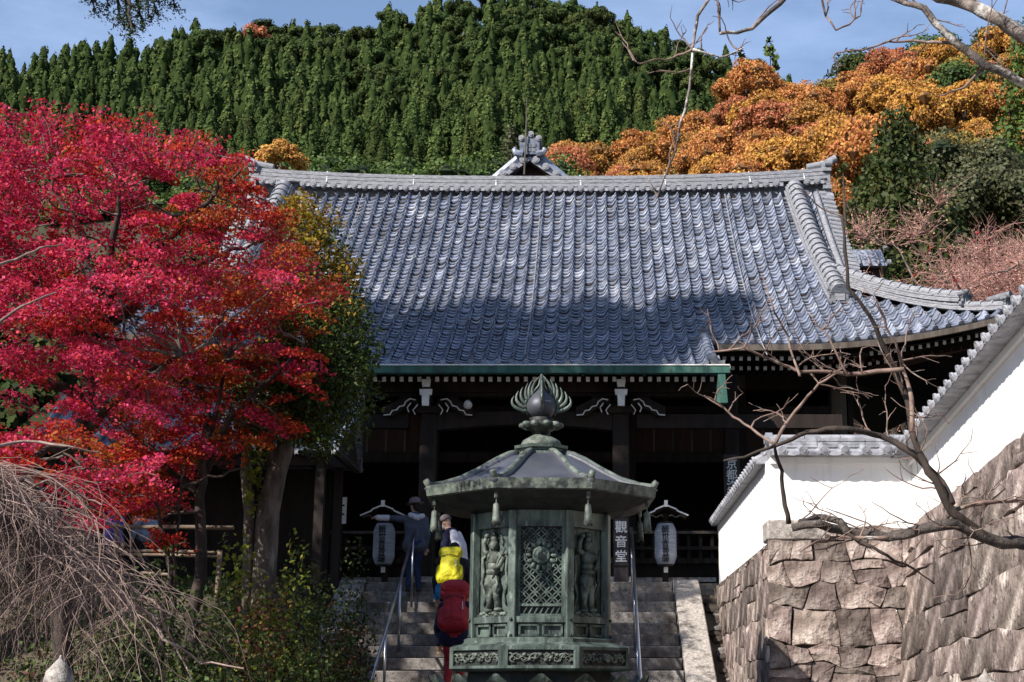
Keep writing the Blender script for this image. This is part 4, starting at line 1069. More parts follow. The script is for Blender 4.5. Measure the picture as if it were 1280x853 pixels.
def remesh(name, mb, vox, mats, smooth=3):
    me = mb.mesh(name, mats); o = bpy.data.objects.new(name, me); COL.objects.link(o)
    r = o.modifiers.new('r', 'REMESH'); r.mode = 'VOXEL'; r.voxel_size = vox
    s = o.modifiers.new('s', 'SMOOTH'); s.iterations = smooth; s.factor = .5
    dg = bpy.context.evaluated_depsgraph_get(); m2 = bpy.data.meshes.new_from_object(o.evaluated_get(dg))
    bpy.data.objects.remove(o); bpy.data.meshes.remove(me)
    m2.name = name; m2.materials.clear(); m2.materials.append(mats); m2.polygons.foreach_set('use_smooth', [True] * len(m2.polygons)); return m2
def limb(mb, pts, rad):
    mb.tube(pts, rad, 10)
    for p, r in zip(pts, rad): mb.ball(p, r, 10, 7)
def person(label, loc, H, yaw, top, legs, lean=.15, arms=None, step=.0, headtilt=.3, hair='hair', shoes='shoe', headturn=0.0, group=None):
    t = thing('person', label, 'person', loc, yaw, group)
    k = H / 1.65
    V3 = lambda x, y, z: Vector((x, y, z)) * k
    hip = V3(0, 0, .86); ch = hip + V3(0, .26 * math.sin(lean), .26 * math.cos(lean)); sh = hip + V3(0, .50 * math.sin(lean), .50 * math.cos(lean)); nk = sh + V3(0, .05 + .03 * lean, .07)
    hd = nk + V3(0, .11 * math.sin(lean + headtilt), .03 + .11 * math.cos(lean + headtilt))
    feet = {-1: V3(-.10, .02 - step / 2, .06), 1: V3(.10, .02 + step / 2, .06 + step * .5)}
    knee = {s: (hip + feet[s]) / 2 + V3(s * .01, .05 + abs(step) * .12, .02) for s in (-1, 1)}
    A = arms or {}
    arm = {}
    for s in (-1, 1):
        S = sh + V3(s * .18, 0, -.04); el, hn = A.get(s, ((s * .26, .02, -.30), (s * .24, .10, -.54)))
        arm[s] = (S, S + V3(el[0] - s * .0, el[1], el[2]) - V3(s * .18, 0, 0) * 1.0 + V3(0, 0, 0), S + V3(hn[0], hn[1], hn[2]) - V3(s * .18, 0, 0))
    def figure(mb, g, part):
        if part in ('body', 'top'):
            limb(mb, [hip + V3(0, 0, .02), ch, sh - V3(0, 0, .04)], [.145 * k * g, .155 * k * g, .135 * k * g])
            for s in (-1, 1):
                limb(mb, [hip + V3(s * .06, 0, .02), ch + V3(s * .07, 0, 0), sh + V3(s * .11, 0, -.06)], [.12 * k * g, .115 * k * g, .09 * k * g])
                S, E_, W_ = arm[s]; limb(mb, [sh + V3(s * .08, 0, -.03), S], [.085 * k * g, .072 * k * g]); limb(mb, [S, E_], [.070 * k * g, .055 * k * g]); limb(mb, [E_, W_], [.052 * k * g, .040 * k * g])
        if part in ('body', 'legs'):
            limb(mb, [hip + V3(-.06, -.02, 0), hip + V3(.06, -.02, 0)], [.145 * k * g] * 2)
            for s in (-1, 1): limb(mb, [hip + V3(s * .085, 0, -.05), knee[s], feet[s] + V3(0, 0, .03)], [.10 * k * g, .070 * k * g, .052 * k * g])
    mb = MB(); figure(mb, .84, 'body')
    limb(mb, [sh, nk, hd - V3(0, 0, .05)], [.07 * k, .056 * k, .056 * k])
    Rh = Matrix.Rotation(headturn, 3, 'Z') @ Matrix.Rotation(-(lean + headtilt) * .8, 3, 'X')
    hv = lambda x, y, z: hd + (Rh @ Vector((x, y, z))) * k
    mb.ball(hd, (.076 * k, .094 * k, .112 * k), 14, 10, rot=Rh); mb.ball(hv(0, .035, -.055), (.055 * k, .06 * k, .06 * k), 10, 7, rot=Rh)
    mb.ball(hv(0, .098, -.01), (.014 * k, .022 * k, .026 * k), 6, 5, rot=Rh)
    for s in (-1, 1): mb.ball(hv(s * .078, 0, -.005), (.012 * k, .025 * k, .034 * k), 6, 5, rot=Rh)
    for s in (-1, 1):    # hands: palm, four fingers, thumb
        S, E_, W_ = arm[s]; d = (W_ - E_).normalized(); side = d.cross(Vector((0, 0, 1)));
        if side.length < .1: side = Vector((0, 1, 0))
        side.normalize(); nn = side.cross(d)
        limb(mb, [W_, W_ + d * .07 * k], [.032 * k, .036 * k])
        for q in range(4):
            o_ = side * (q - 1.5) * .021 * k; ln = (.075, .085, .08, .062)[q] * k
            p = W_ + d * .075 * k + o_; limb(mb, [p, p + d * ln * .55 - nn * .012, p + d * ln * .9 - nn * .03], [.0115 * k, .0105 * k, .009 * k])
        p = W_ + d * .03 * k + side * .04 * k; limb(mb, [p, p + (d * .6 + side * .7) * .035 * k, p + (d + side * .5) * .06 * k], [.013 * k, .012 * k, .010 * k])
    me = remesh('body', mb, .015, M['skin'], 2); link('body', me, t)
    for s in (-1, 1):
        link('eye', MB().ball((0, 0, 0), .011 * k, 6, 5).mesh('eye', M['ink']), t, hv(s * .03, .086, .012))
    mb = MB(); figure(mb, 1.0, 'legs'); link('trousers', remesh('trousers', mb, .016, M[legs]), t)
    mb = MB(); figure(mb, 1.08, 'top'); limb(mb, [sh + V3(0, -.01, 0), nk - V3(0, 0, .03)], [.09 * k, .072 * k]); limb(mb, [hip + V3(-.08, -.01, -.02), hip + V3(.08, -.01, -.02)], [.155 * k] * 2)
    jk = link('jacket', remesh('jacket', mb, .016, M[top]), t)
    for s in (-1, 1):
        mb = MB(); f_ = feet[s]; limb(mb, [f_ - V3(0, .05, .015), f_ + V3(0, .06, -.02), f_ + V3(0, .14, -.03)], [.045 * k, .042 * k, .034 * k]); link('shoe', remesh('shoe', mb, .013, M[shoes]), t)
    mb = MB(); mb.ball(hv(0, -.018, .028), (.088 * k, .098 * k, .10 * k), 12, 9, rot=Rh); mb.ball(hv(0, -.05, -.03), (.078 * k, .06 * k, .085 * k), 10, 8, rot=Rh)
    if hair: link('hair', remesh('hair', mb, .014, M[hair]), t)
    return dict(t=t, k=k, hip=hip, ch=ch, sh=sh, nk=nk, hd=hd, hv=hv, Rh=Rh, V3=V3, arm=arm, lean=lean, jacket=jk)
def backpack(p, matl, w=.30, h=.46, d=.20, drop=0.0, hood=False, waist=None):
    k, V3, lean = p['k'], p['V3'], p['lean']; mb = MB(); Rl = Matrix.Rotation(-lean, 3, 'X')
    c = p['ch'] + Rl @ (Vector((0, -.155 - d / 2, .03 - drop)) * k)
    f = lambda x, y, z: c + Rl @ (Vector((x, y, z)) * k)
    mb.box(f(0, 0, -.02), (w * .86 * k, d * .85 * k, h * .92 * k), Rl, taper=.86); mb.box(f(0, -d * .30, -h * .12), (w * .66 * k, d * .5 * k, h * .52 * k), Rl, taper=.9)
    for s_ in (-1, 1): limb(mb, [f(s_ * w * .46, .01, -h * .34), f(s_ * w * .45, .01, -h * .05)], [d * .26 * k, d * .2 * k])
    limb(mb, [f(-w * .28, 0, h * .4), f(w * .28, 0, h * .4)], [d * .42 * k] * 2); limb(mb, [f(0, -d * .18, -h * .25), f(0, -d * .18, h * .15)], [d * .45 * k, d * .40 * k])
    limb(mb, [f(-w * .3, 0, -h * .42), f(w * .3, 0, -h * .42)], [d * .45 * k] * 2)
    b = link('backpack', remesh('backpack', mb, .017, M[matl], 7), p['t'])
    for s in (-1, 1):
        st_ = MB(); limb(st_, [f(s * w * .3, d * .4, h * .42), p['sh'] + V3(s * .11, -.05, .075), p['sh'] + V3(s * .12, .10, .0), p['ch'] + V3(s * .13, .13, -.08), f(s * w * .42, d * .35, -h * .4)], [.022 * k] * 5)
        obj('strap', st_, M['ink'] if matl != 'yellow' else M[matl], b)
    obj('seam', MB().tube([f(-w * .36, -d * .38, h * .22), f(0, -d * .64, h * .24), f(w * .36, -d * .38, h * .22)], .006, 5), M['ink'] if matl != 'yellow' else M['darkcloth'], b)
    obj('buckle', MB().tube([f(w * .30, -d * .5, h * .1), f(w * .32, -d * .5, -h * .12)], .006, 5), M['offwhite'], b)
    return f
# 1 - visitor in sun hat touching the paper lantern
ft = at(516, 740, 24.0)
p = person('person in a mauve sun hat and grey denim jacket reaching out to a paper lantern', (ft.x, 24.06, PLAT - RISE), 1.50, .25, 'denim', 'jeans', .06,
           arms={-1: ((-.40, .10, .02), (-.64, .14, .03)), 1: ((.24, -.02, -.28), (.22, .03, -.50))}, headtilt=.1, headturn=.6)
mb = MB().lathe([(.155, .015), (.15, .022), (.10, .03), (.098, .09), (.06, .125), (.002, .13)], 18, p['hv'](0, -.005, .03), axis=p['Rh']); obj('sun_hat', mb, M['hatc'], p['t'], True)
mb = MB(); limb(mb, [p['sh'] + p['V3'](-.10, -.08, .03), p['sh'] + p['V3'](.02, -.15, -.02), p['sh'] + p['V3'](.13, -.06, .02)], [.045, .055, .045]); link('hood', remesh('hood', mb, .014, M['offwhite']), p['jacket'])
mb = MB(); S, E_, W_ = p['arm'][-1]; limb(mb, [E_.lerp(W_, .35), W_ + (W_ - E_) * .12], [.056, .05]); link('sleeve_cuff', remesh('sleeve_cuff', mb, .014, M['offwhite']), p['jacket'])
# 2 - visitor in navy and white
ft = at(570, 740, 23.45)
p = person('person in a navy jacket with a white side panel and white mask, bowing the head', (ft.x, 23.45, PLAT - 3 * RISE), 1.56, 1.15, 'navy', 'darkcloth', .22, headtilt=.45, hair=None)
V3 = p['V3']
mb = MB()
limb(mb, [p['sh'] + V3(-.10, -.08, -.03), p['ch'] + V3(-.10, -.12, .02), p['hip'] + V3(-.09, -.11, .02)], [.085, .095, .08]); limb(mb, [p['sh'] + V3(.04, -.10, -.03), p['ch'] + V3(.04, -.13, .02), p['hip'] + V3(.04, -.12, .02)], [.07, .08, .07])
link('white_panel', remesh('white_panel', mb, .016, M['offwhite']), p['jacket'])
mb = MB(); mb.ball(p['hv'](0, .06, -.03), (.075, .06, .07), 10, 8, rot=p['Rh']); link('face_mask', remesh('face_mask', mb, .013, M['offwhite']), p['t'])
mb = MB().lathe([(.105, .02), (.10, .03), (.095, .08), (.05, .115), (.002, .12)], 16, p['hv'](0, -.02, .01), axis=p['Rh']); obj('cap', mb, M['hatc'], p['t'], True)
mb = MB(); limb(mb, [p['sh'] + V3(-.16, 0, 0), p['ch'] + V3(.0, .12, .02), p['hip'] + V3(.16, .04, .06)], [.014] * 3); obj('bag_strap', mb, M['ink'], p['t'])
# 3 - yellow rucksack
ft = at(563, 760, 22.4)
p = person('hiker with a bright yellow rucksack over a blue shirt climbing the stairs', (ft.x, 22.42, stair_z(22.42) // RISE * RISE + .01 * 0), 1.62, -.05, 'darkcloth', 'darkcloth', .30, step=.30, headtilt=.55,
           arms={-1: ((-.27, -.02, -.28), (-.25, .03, -.54)), 1: ((.27, .05, -.28), (.22, .16, -.50))})
backpack(p, 'yellow', .36, .52, .23, -.02)
V3 = p['V3']
mb = MB(); limb(mb, [p['hip'] + V3(-.10, -.03, .0), p['hip'] + V3(.10, -.03, .0)], [.152] * 2); link('shirt_hem', remesh('shirt_hem', mb, .016, M['blue']), p['jacket'])
S, E_, W_ = p['arm'][-1]; mb = MB(); limb(mb, [E_.lerp(W_, .8), W_], [.048, .048]); link('cuff', remesh('cuff', mb, .014, M['blue']), p['jacket'])
# 4 - red rucksack
ft = at(567, 820, 20.7)
p = person('hiker with a large hooded red rucksack and red trousers lowest on the stairs', (ft.x, 20.72, stair_z(20.72) // RISE * RISE), 1.60, .05, 'navy', 'red', .34, step=.28, headtilt=.5, hair='greyhair')
f = backpack(p, 'red', .40, .56, .26, -.02)
V3 = p['V3']
mb = MB(); limb(mb, [f(-.10, -.02, .30), f(.10, -.02, .30)], [.12, .12]); limb(mb, [f(-.06, .03, .37), f(.06, .03, .37)], [.09, .09]); link('hood', remesh('hood', mb, .018, M['red'], 4), p['t'])
# 5, 6 - visitors behind the fence
ft = at(184, 700, 21.5)
person('person in a pale blue jacket walking behind the log fence', (ft.x, 21.5, float(ground(ft.x, 21.5))), 1.58, 1.4, 'lightblue', 'darkcloth', .1, step=.2)
ft = at(138, 700, 21.2)
person('person in purple standing behind the log fence', (ft.x, 21.2, float(ground(ft.x, 21.2))), 1.45, -1.2, 'purple', 'darkcloth', .1)
# ================================================================ foliage tools
def leaves(C, size, up=.5, rng=RNG, aspect=.62, nrm=None, fold=.0):
    """one rhombic leaf at each centre: returns V (4n,3), F (n,4)"""
    n = len(C); 
    N_ = rng.normal(size=(n, 3)); N_ /= np.linalg.norm(N_, axis=1)[:, None]
    if nrm is not None: N_ = N_ * (1 - up) + nrm * up
    else: N_ = N_ * (1 - up) + np.array([0, 0, 1.0]) * up
    N_ /= np.linalg.norm(N_, axis=1)[:, None] + 1e-9
    T = rng.normal(size=(n, 3)); T -= N_ * (T * N_).sum(1)[:, None]; T /= np.linalg.norm(T, axis=1)[:, None] + 1e-9
    B = np.cross(N_, T); s = (size * rng.uniform(.65, 1.25, n))[:, None] if not hasattr(size, '__len__') else size[:, None]
    V = np.stack([C - T * s * .5, C + B * s * .5 * aspect - T * s * .05, C + T * s * .5, C - B * s * .5 * aspect - T * s * .05], 1).reshape(-1, 3)
    return V, np.arange(4 * n).reshape(-1, 4)
def leafmesh(name, C, size, matl, up=.5, mi=None, aspect=.62, nrm=None, rng=RNG):
    V, Fq = leaves(np.asarray(C), size, up, rng, aspect, nrm); return npmesh(name, V, Fq, matl, mi)
def ball_pts(n, rng=RNG, shell=0.0):
    P = rng.normal(size=(n, 3)); P /= np.linalg.norm(P, axis=1)[:, None]
    return P * (shell + (1 - shell) * rng.uniform(0, 1, n) ** (1 / 3))[:, None]
def wander(a, b, n=6, amp=.1, rnd=random, sag=0.0):
    a, b = Vector(a), Vector(b); L = (b - a).length; out = []
    off = Vector((0, 0, 0))
    for i in range(n + 1):
        t = i / n; env = math.sin(PI * t)
        off = off * .6 + Vector((rnd.gauss(0, 1), rnd.gauss(0, 1), rnd.gauss(0, 1))) * amp * L * .5
        out.append(a.lerp(b, t) + off * env + Vector((0, 0, -sag * env)))
    return out
def in_poly(poly, x, y):
    c = False; n = len(poly)
    for i in range(n):
        x0, y0 = poly[i]; x1, y1 = poly[(i + 1) % n]
        if (y0 > y) != (y1 > y) and x < (x1 - x0) * (y - y0) / (y1 - y0) + x0: c = not c
    return c
def leafmat(name, c1, c2, isl=.35, hue=.02, trans=.35, scale=1.2, rough=.6, tcol=None):
    return mat(name, c1, c2, scale, rough, island=isl, trans=trans, spec=.25, huej=hue, contrast=(.38, .62), tcol=tcol)
M['bark'] = mat('grey_bark', (.07, .055, .045), (.17, .14, .12), 10, .9, .7, 30, stretch=(1, 1, .3), spots=[(6, (.30, .30, .28), .60, .72)])
M['barkdark'] = mat('dark_bark', (.025, .019, .016), (.06, .045, .038), 10, .9, .6, 30, stretch=(1, 1, .3))
M['maple_crimson'] = leafmat('maple_crimson', (.40, .016, .050), (.60, .055, .12), .42, .018, .40)
M['maple_scarlet'] = leafmat('maple_scarlet', (.36, .018, .014), (.46, .05, .02), .42, .018, .40)
M['maple_orange'] = leafmat('maple_orange', (.33, .05, .014), (.42, .12, .02), .40, .025, .40)
M['leaf_green'] = leafmat('leaf_green', (.03, .055, .010), (.06, .085, .014), .45, .03, .25)
M['leaf_yellow'] = leafmat('leaf_yellow', (.20, .14, .012), (.30, .17, .015), .45, .04, .35)
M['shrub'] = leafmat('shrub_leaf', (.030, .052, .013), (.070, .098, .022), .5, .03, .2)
M['shrub_lit'] = leafmat('shrub_sunlit_leaf', (.15, .19, .022), (.24, .26, .035), .5, .03, .3)  # sunlight put into the leaf colour, little sun reaches the bank
M['shrub_brown'] = leafmat('shrub_brown_leaf', (.08, .035, .018), (.14, .06, .024), .5, .03, .2)
M['cedar'] = leafmat('cedar_leaf', (.018, .035, .010), (.035, .055, .014), .45, .02, .15)
# ================================================================ maples
def maple(name, label, base, poly, Yr, limbs, npads, mats, leaf=.058, per=120, pad=.36, seed=1, trunk_r=.13, weight=None, holes=(), wisps=0):
    rnd = random.Random(seed); rng = np.random.default_rng(seed)
    t = thing(name, label, 'tree', base); B = Vector(base)
    xs = [p[0] for p in poly]; ys = [p[1] for p in poly]
    mbt = MB(); nodes = []
    for path in limbs:
        pts = [Vector(q) for q in path]; P = []
        for a, b in zip(pts[:-1], pts[1:]): P += wander(a, b, 5, .07, rnd)[:-1]
        P.append(pts[-1]); r0 = trunk_r * (1 if path is limbs[0] else .62)
        mbt.tube([p - B for p in P], [max(.014, r0 * (1 - .85 * i / (len(P) - 1))) for i in range(len(P))], 8); nodes += P[2:]
    obj('trunk', mbt, M['barkdark'], t, True)
    tw = MB(); Cs = []; mi = []
    k = 0; tries = 0
    while k < npads and tries < npads * 40:
        tries += 1
        px, py = rnd.uniform(min(xs), max(xs)), rnd.uniform(min(ys), max(ys))
        if not in_poly(poly, px, py): continue
        if any(math.hypot((px - hx) / hr, (py - hy) / hr) < 1 for hx, hy, hr in holes) and rnd.random() < .8: continue
        if py > 470 and rnd.random() < .22: k += 1; continue
        Yd = rnd.uniform(*Yr); c = at(px, py, Yd); k += 1
        n = int(per * rnd.uniform(.4, 1.35)); s = pad * rnd.uniform(.6, 1.3)
        tilt = Euler((rnd.gauss(-.12, .25), rnd.gauss(0, .25), rnd.uniform(0, 6))).to_matrix()
        P = ball_pts(n, rng) * np.array([s, s * rnd.uniform(.5, 1), s * .17]); P = P @ np.array(tilt).T + np.array(c); 
        P[:, 2] -= .25 * ((P[:, 0] - c.x) ** 2 + (P[:, 1] - c.y) ** 2) / s
        Cs.append(P); w = weight(px, py, rnd) if weight else 0; mi += [w] * n
        # twig from the nearest limb node
        nd = min(nodes, key=lambda q: (q - c).length + .6 * max(0, q.z - c.z)); 
        if k % 2 == 0: tw.tube([p - B for p in wander(nd, c, 5, .10, rnd, .05)], [.016, .013, .010, .008, .006, .004], 4, False)
        for q in range(2):
            e = Vector(P[rnd.randrange(n)]); tw.tube([p - B for p in wander(c, e, 2, .12, rnd)], [.006, .005, .003], 3, False)
    # loose outer sprays that feather the outline
    for _ in range(wisps):
        i = rnd.randrange(len(poly)); (x0, y0), (x1, y1) = poly[i], poly[(i + 1) % len(poly)]; f = rnd.random(); px, py = x0 + (x1 - x0) * f, y0 + (y1 - y0) * f
        if py > 520: continue
        cxp, cyp = 130, 420; dx, dy = px - cxp, py - cyp; q = math.hypot(dx, dy); ln = rnd.uniform(-25, 26)
        Yd = rnd.uniform(Yr[0] + .5, Yr[1] - .3); a = at(px - dx / q * 30, py - dy / q * 30 + 12, Yd); e = at(px + dx / q * ln, py + dy / q * ln, Yd + rnd.uniform(-.2, .2))
        Pw = wander(a, e, 5, .08, rnd); tw.tube([p - B for p in Pw], [.008, .007, .006, .005, .004, .002], 3, False)
        for p in Pw[1:]:
            m_ = rnd.randrange(6, 20); Cs.append(ball_pts(m_, rng) * np.array([.13, .13, .05]) + np.array(p)); mi += [weight(px, py, rnd) if weight else 0] * m_
    C = np.concatenate(Cs) - np.array(B); V, Fq = leaves(C, leaf, .42, rng, .85)
    tag(link('crown', npmesh('crown', V, Fq, mats, mi), t)); tg = obj('twigs', tw, M['bark'], t, True, fix=False); tag(tg, kind='stuff')
    return t
b = at(96, 800, 14.6); gz = float(ground(b.x, 14.6)); base = (b.x, 14.6, gz)
def LP(*q): return [at(x, y, Y) for x, y, Y in q]
limbsA = [[base] + LP((104, 560, 14.6), (120, 380, 14.5), (140, 300, 14.3), (150, 230, 14.1)),
          LP((112, 470, 14.6), (60, 380, 14.2), (10, 300, 13.9), (-40, 240, 13.6)), LP((120, 400, 14.6), (170, 330, 14.2), (250, 260, 14.0), (300, 215, 13.9)),
          LP((118, 420, 14.6), (200, 350, 14.8), (270, 320, 15.0), (330, 300, 15.2)), LP((110, 500, 14.6), (30, 470, 14.0), (-40, 440, 13.6)),
          LP((122, 360, 14.5), (95, 280, 14.8), (60, 210, 15.0)), LP((108, 540, 14.6), (180, 470, 14.0), (240, 440, 13.8)), LP((106, 560, 14.6), (60, 560, 13.9), (10, 590, 13.5))]
polyA = [(-90, 160), (0, 152), (40, 150), (50, 140), (75, 158), (130, 152), (160, 160), (190, 158), (215, 172), (240, 175), (255, 190), (290, 190), (310, 220), (345, 250), (360, 300), (400, 360), (395, 375), (340, 360), (300, 330), (250, 330), (225, 400), (215, 470), (190, 540), (180, 600), (150, 660), (100, 660), (60, 590), (0, 640), (-90, 640)]
def wA(px, py, r): 
    q = r.random() + (px - 130) / 420 + max(0, (py - 380)) / 700
    return 2 if q > 1.12 else (1 if q > .72 else 0)
maple('crimson_maple', 'broad maple in full crimson leaf overhanging the left garden', base, polyA, (12.7, 16.2), limbsA, 400, [M['maple_crimson'], M['maple_scarlet'], M['maple_orange']], .038, 270, .34, 11, .11, wA, holes=((170, 395, 34), (60, 430, 22), (235, 300, 26), (120, 320, 26), (40, 290, 18), (200, 250, 18), (290, 300, 20), (20, 500, 26), (110, 480, 24), (150, 560, 30), (60, 600, 30)), wisps=150)
b = at(238, 800, 17.3); gz = float(ground(b.x, 17.3)); base = (b.x, 17.3, gz)
limbsB = [[base] + LP((250, 640, 17.3), (262, 540, 17.2), (285, 450, 17.1)), LP((256, 590, 17.3), (330, 480, 17.0), (380, 430, 16.8)), LP((252, 620, 17.3), (190, 560, 17.0), (150, 530, 16.8)), LP((262, 540, 17.2), (230, 450, 17.4), (200, 420, 17.5))]
polyB = [(170, 420), (230, 380), (280, 335), (340, 350), (395, 375), (400, 400), (380, 440), (390, 500), (370, 540), (300, 560), (240, 570), (215, 640), (150, 640), (120, 600), (130, 500)]
def wB(px, py, r):
    q = r.random(); return 2 if q > .66 else (1 if q > .22 else 0)
maple('orange_maple', 'smaller maple with scarlet and orange leaves behind the crimson one', base, polyB, (16.3, 18.2), limbsB, 210, [M['maple_crimson'], M['maple_scarlet'], M['maple_orange']], .048, 190, .34, 23, .09, wB, holes=((230, 530, 26), (200, 470, 22)))
# slender young maple with two bare stems
b = at(214, 720, 16.6); gz = float(ground(b.x, 16.6)); base = (b.x, 16.6, gz)
limbsC = [[base] + LP((214, 715, 16.6), (205, 670, 16.6), (196, 630, 16.5), (186, 590, 16.5)), [base] + LP((218, 715, 16.6), (222, 660, 16.6), (226, 610, 16.6), (228, 575, 16.6)), LP((226, 610, 16.6), (260, 595, 16.5), (310, 588, 16.4))]
t = maple('young_maple', 'young maple with two slender bare stems and small red sprays by the log fence', base, [(190, 668), (245, 668), (250, 684), (195, 684)], (16.3, 16.7), limbsC, 7, [M['maple_scarlet']], .05, 70, .2, 5, .045)
# ================================================================ leafy tree with yellowing top beside the roof
b = at(330, 690, 18.4); gz = float(ground(b.x, 18.4)); base = Vector((b.x, 18.4, gz - .1))
tr = thing('camellia_tree', 'leafy evergreen tree with yellowing crown and thick twin trunk left of the stairs', 'tree', base)
mb = MB()
for path, r0 in (([(322, 700), (312, 640), (306, 590), (312, 540), (330, 480), (350, 420)], .085), ([(330, 700), (335, 640), (346, 590), (362, 545), (385, 480), (395, 400), (392, 310)], .17), ([(346, 590), (330, 540), (340, 470), (345, 400)], .09), ([(362, 545), (410, 490), (440, 440)], .07)):
    P = [at(x, y, 18.4) - base for x, y in path]
    if path[0][1] == 700: P[0].z = -.05
    mb.tube(P, [r0 * (1 - .7 * i / (len(P) - 1)) for i in range(len(P))], 10)
obj('trunk', mb, M['bark'], tr, True)
polyD = [(352, 330), (355, 262), (385, 248), (412, 262), (418, 300), (440, 340), (462, 400), (462, 440), (450, 480), (470, 500), (440, 545), (400, 560), (350, 545), (310, 560), (285, 520), (300, 470), (330, 430)]
rnd = random.Random(31); rng = np.random.default_rng(31); Cs, mi = [], []; k = 0
while k < 420:
    px, py = rnd.uniform(280, 475), rnd.uniform(245, 565)
    if not in_poly(polyD, px, py): continue
    k += 1; c = at(px, py, rnd.uniform(17.6, 19.2)); n = 60
    P = ball_pts(n, rng) * .24 + np.array(c); Cs.append(P)
    q = (py - 300) / 130 + rnd.gauss(0, .35); m_ = 1 if q < .35 else 0
    mi += [m_] * n
C = np.concatenate(Cs) - np.array(base); V, Fq = leaves(C, .072, .3, rng, .5); link('crown', npmesh('crown', V, Fq, [M['leaf_green'], M['leaf_yellow']], mi), tr)
# climbing ivy on the trunk
C = np.concatenate([ball_pts(260, rng) * np.array([.16, .16, .8]) + np.array(at(318, 570, 18.3)), ball_pts(160, rng) * np.array([.2, .2, .35]) + np.array(at(322, 520, 18.2))]) - np.array(base)
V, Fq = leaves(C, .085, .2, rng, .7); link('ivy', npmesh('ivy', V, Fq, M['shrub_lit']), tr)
# ================================================================ shrubs on the bank
def shrub(label, px, py, Y, w, h, matl, n=900, leaf=.07, seed=0, stems=14):
    rng = np.random.default_rng(seed); rnd = random.Random(seed)
    c = at(px, py, Y); gz = float(ground(c.x, Y)); top = c.z; B = Vector((c.x, Y, gz - .05)); hh = max(.5, top - gz)
    t = thing('garden_shrub', label, 'shrub', B, group='shrubs on the garden bank')
    mb = MB(); Cs = []
    for i in range(stems):
        a = rnd.uniform(0, 6.28); r = w * rnd.uniform(.2, .95); z = hh * rnd.uniform(.45, 1.0)
        e = Vector((r * math.cos(a), r * math.sin(a) * .8, z * (1 - .35 * (r / w) ** 2))); P = wander((0.1 * math.cos(a), .1 * math.sin(a), 0), e, 4, .08, rnd)
        mb.tube(P, [.018, .015, .011, .008, .004], 4, False)
        for q in P[1:]: Cs.append(ball_pts(max(4, 3 * n // (stems * 4)), rng) * np.array([w * .34, w * .34, hh * .18]) + np.array(q))
    obj('stems', mb, M['barkdark'], t, True, fix=False)
    C = np.concatenate(Cs); C = C[C[:, 2] > .02]; link('foliage', leafmesh('foliage', C, leaf, matl, .3, rng=rng), t)
S_ = [('yellow green shrub coloured as if sunlit beneath the twin trunk', 362, 690, 17.0, .5, 1, 'shrub_lit', 1300, .07),
      ('green shrub coloured as if sunlit in front of the log fence end', 320, 668, 17.6, .55, 1, 'shrub_lit', 1700, .085),
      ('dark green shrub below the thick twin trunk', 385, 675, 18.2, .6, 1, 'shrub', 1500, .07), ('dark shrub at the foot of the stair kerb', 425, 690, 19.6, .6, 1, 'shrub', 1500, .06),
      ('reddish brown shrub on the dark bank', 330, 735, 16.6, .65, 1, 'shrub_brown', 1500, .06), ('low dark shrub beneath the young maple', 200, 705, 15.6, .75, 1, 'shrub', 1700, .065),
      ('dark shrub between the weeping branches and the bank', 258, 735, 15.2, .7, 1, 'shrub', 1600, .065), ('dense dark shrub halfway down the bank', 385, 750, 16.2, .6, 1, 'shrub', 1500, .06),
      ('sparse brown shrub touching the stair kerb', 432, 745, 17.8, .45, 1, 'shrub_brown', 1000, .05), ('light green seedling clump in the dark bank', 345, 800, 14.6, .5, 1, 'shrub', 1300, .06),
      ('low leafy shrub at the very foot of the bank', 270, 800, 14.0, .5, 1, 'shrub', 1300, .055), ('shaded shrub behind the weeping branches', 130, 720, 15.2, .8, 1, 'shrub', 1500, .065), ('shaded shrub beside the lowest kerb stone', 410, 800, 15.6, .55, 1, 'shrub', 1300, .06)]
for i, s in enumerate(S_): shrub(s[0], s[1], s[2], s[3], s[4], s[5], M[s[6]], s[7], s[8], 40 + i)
# red dwarf sprays among the shrubs
# ================================================================ log fence
M['log'] = mat('pale_log', (.13, .095, .07), (.26, .20, .15), 8, .8, .4, 40, stretch=(.2, 1, 1))
fy = 18.9
fn = thing('log_fence', 'low fence of pale round rails on posts behind the young maple', 'fence', (0, 0, 0))
for py, a, b_ in ((657, 60, 292), (687, 60, 150), (688, 148, 275), (693, 150, 275), (716, 175, 218)):
    p0, p1 = at(a, py, fy), at(b_, py + 3, fy); obj('rail', MB().tube(wander(p0, p1, 6, .004), .028 if py == 657 else .02, 8), M['log'], fn, True)
for x, y0 in ((66, 656), (147, 656), (275, 690)):
    p = at(x, y0, fy); obj('post', MB().tube([(p.x, fy, float(ground(p.x, fy)) - .1), (p.x, fy, p.z + .02)], .035, 8), M['log'], fn, True)
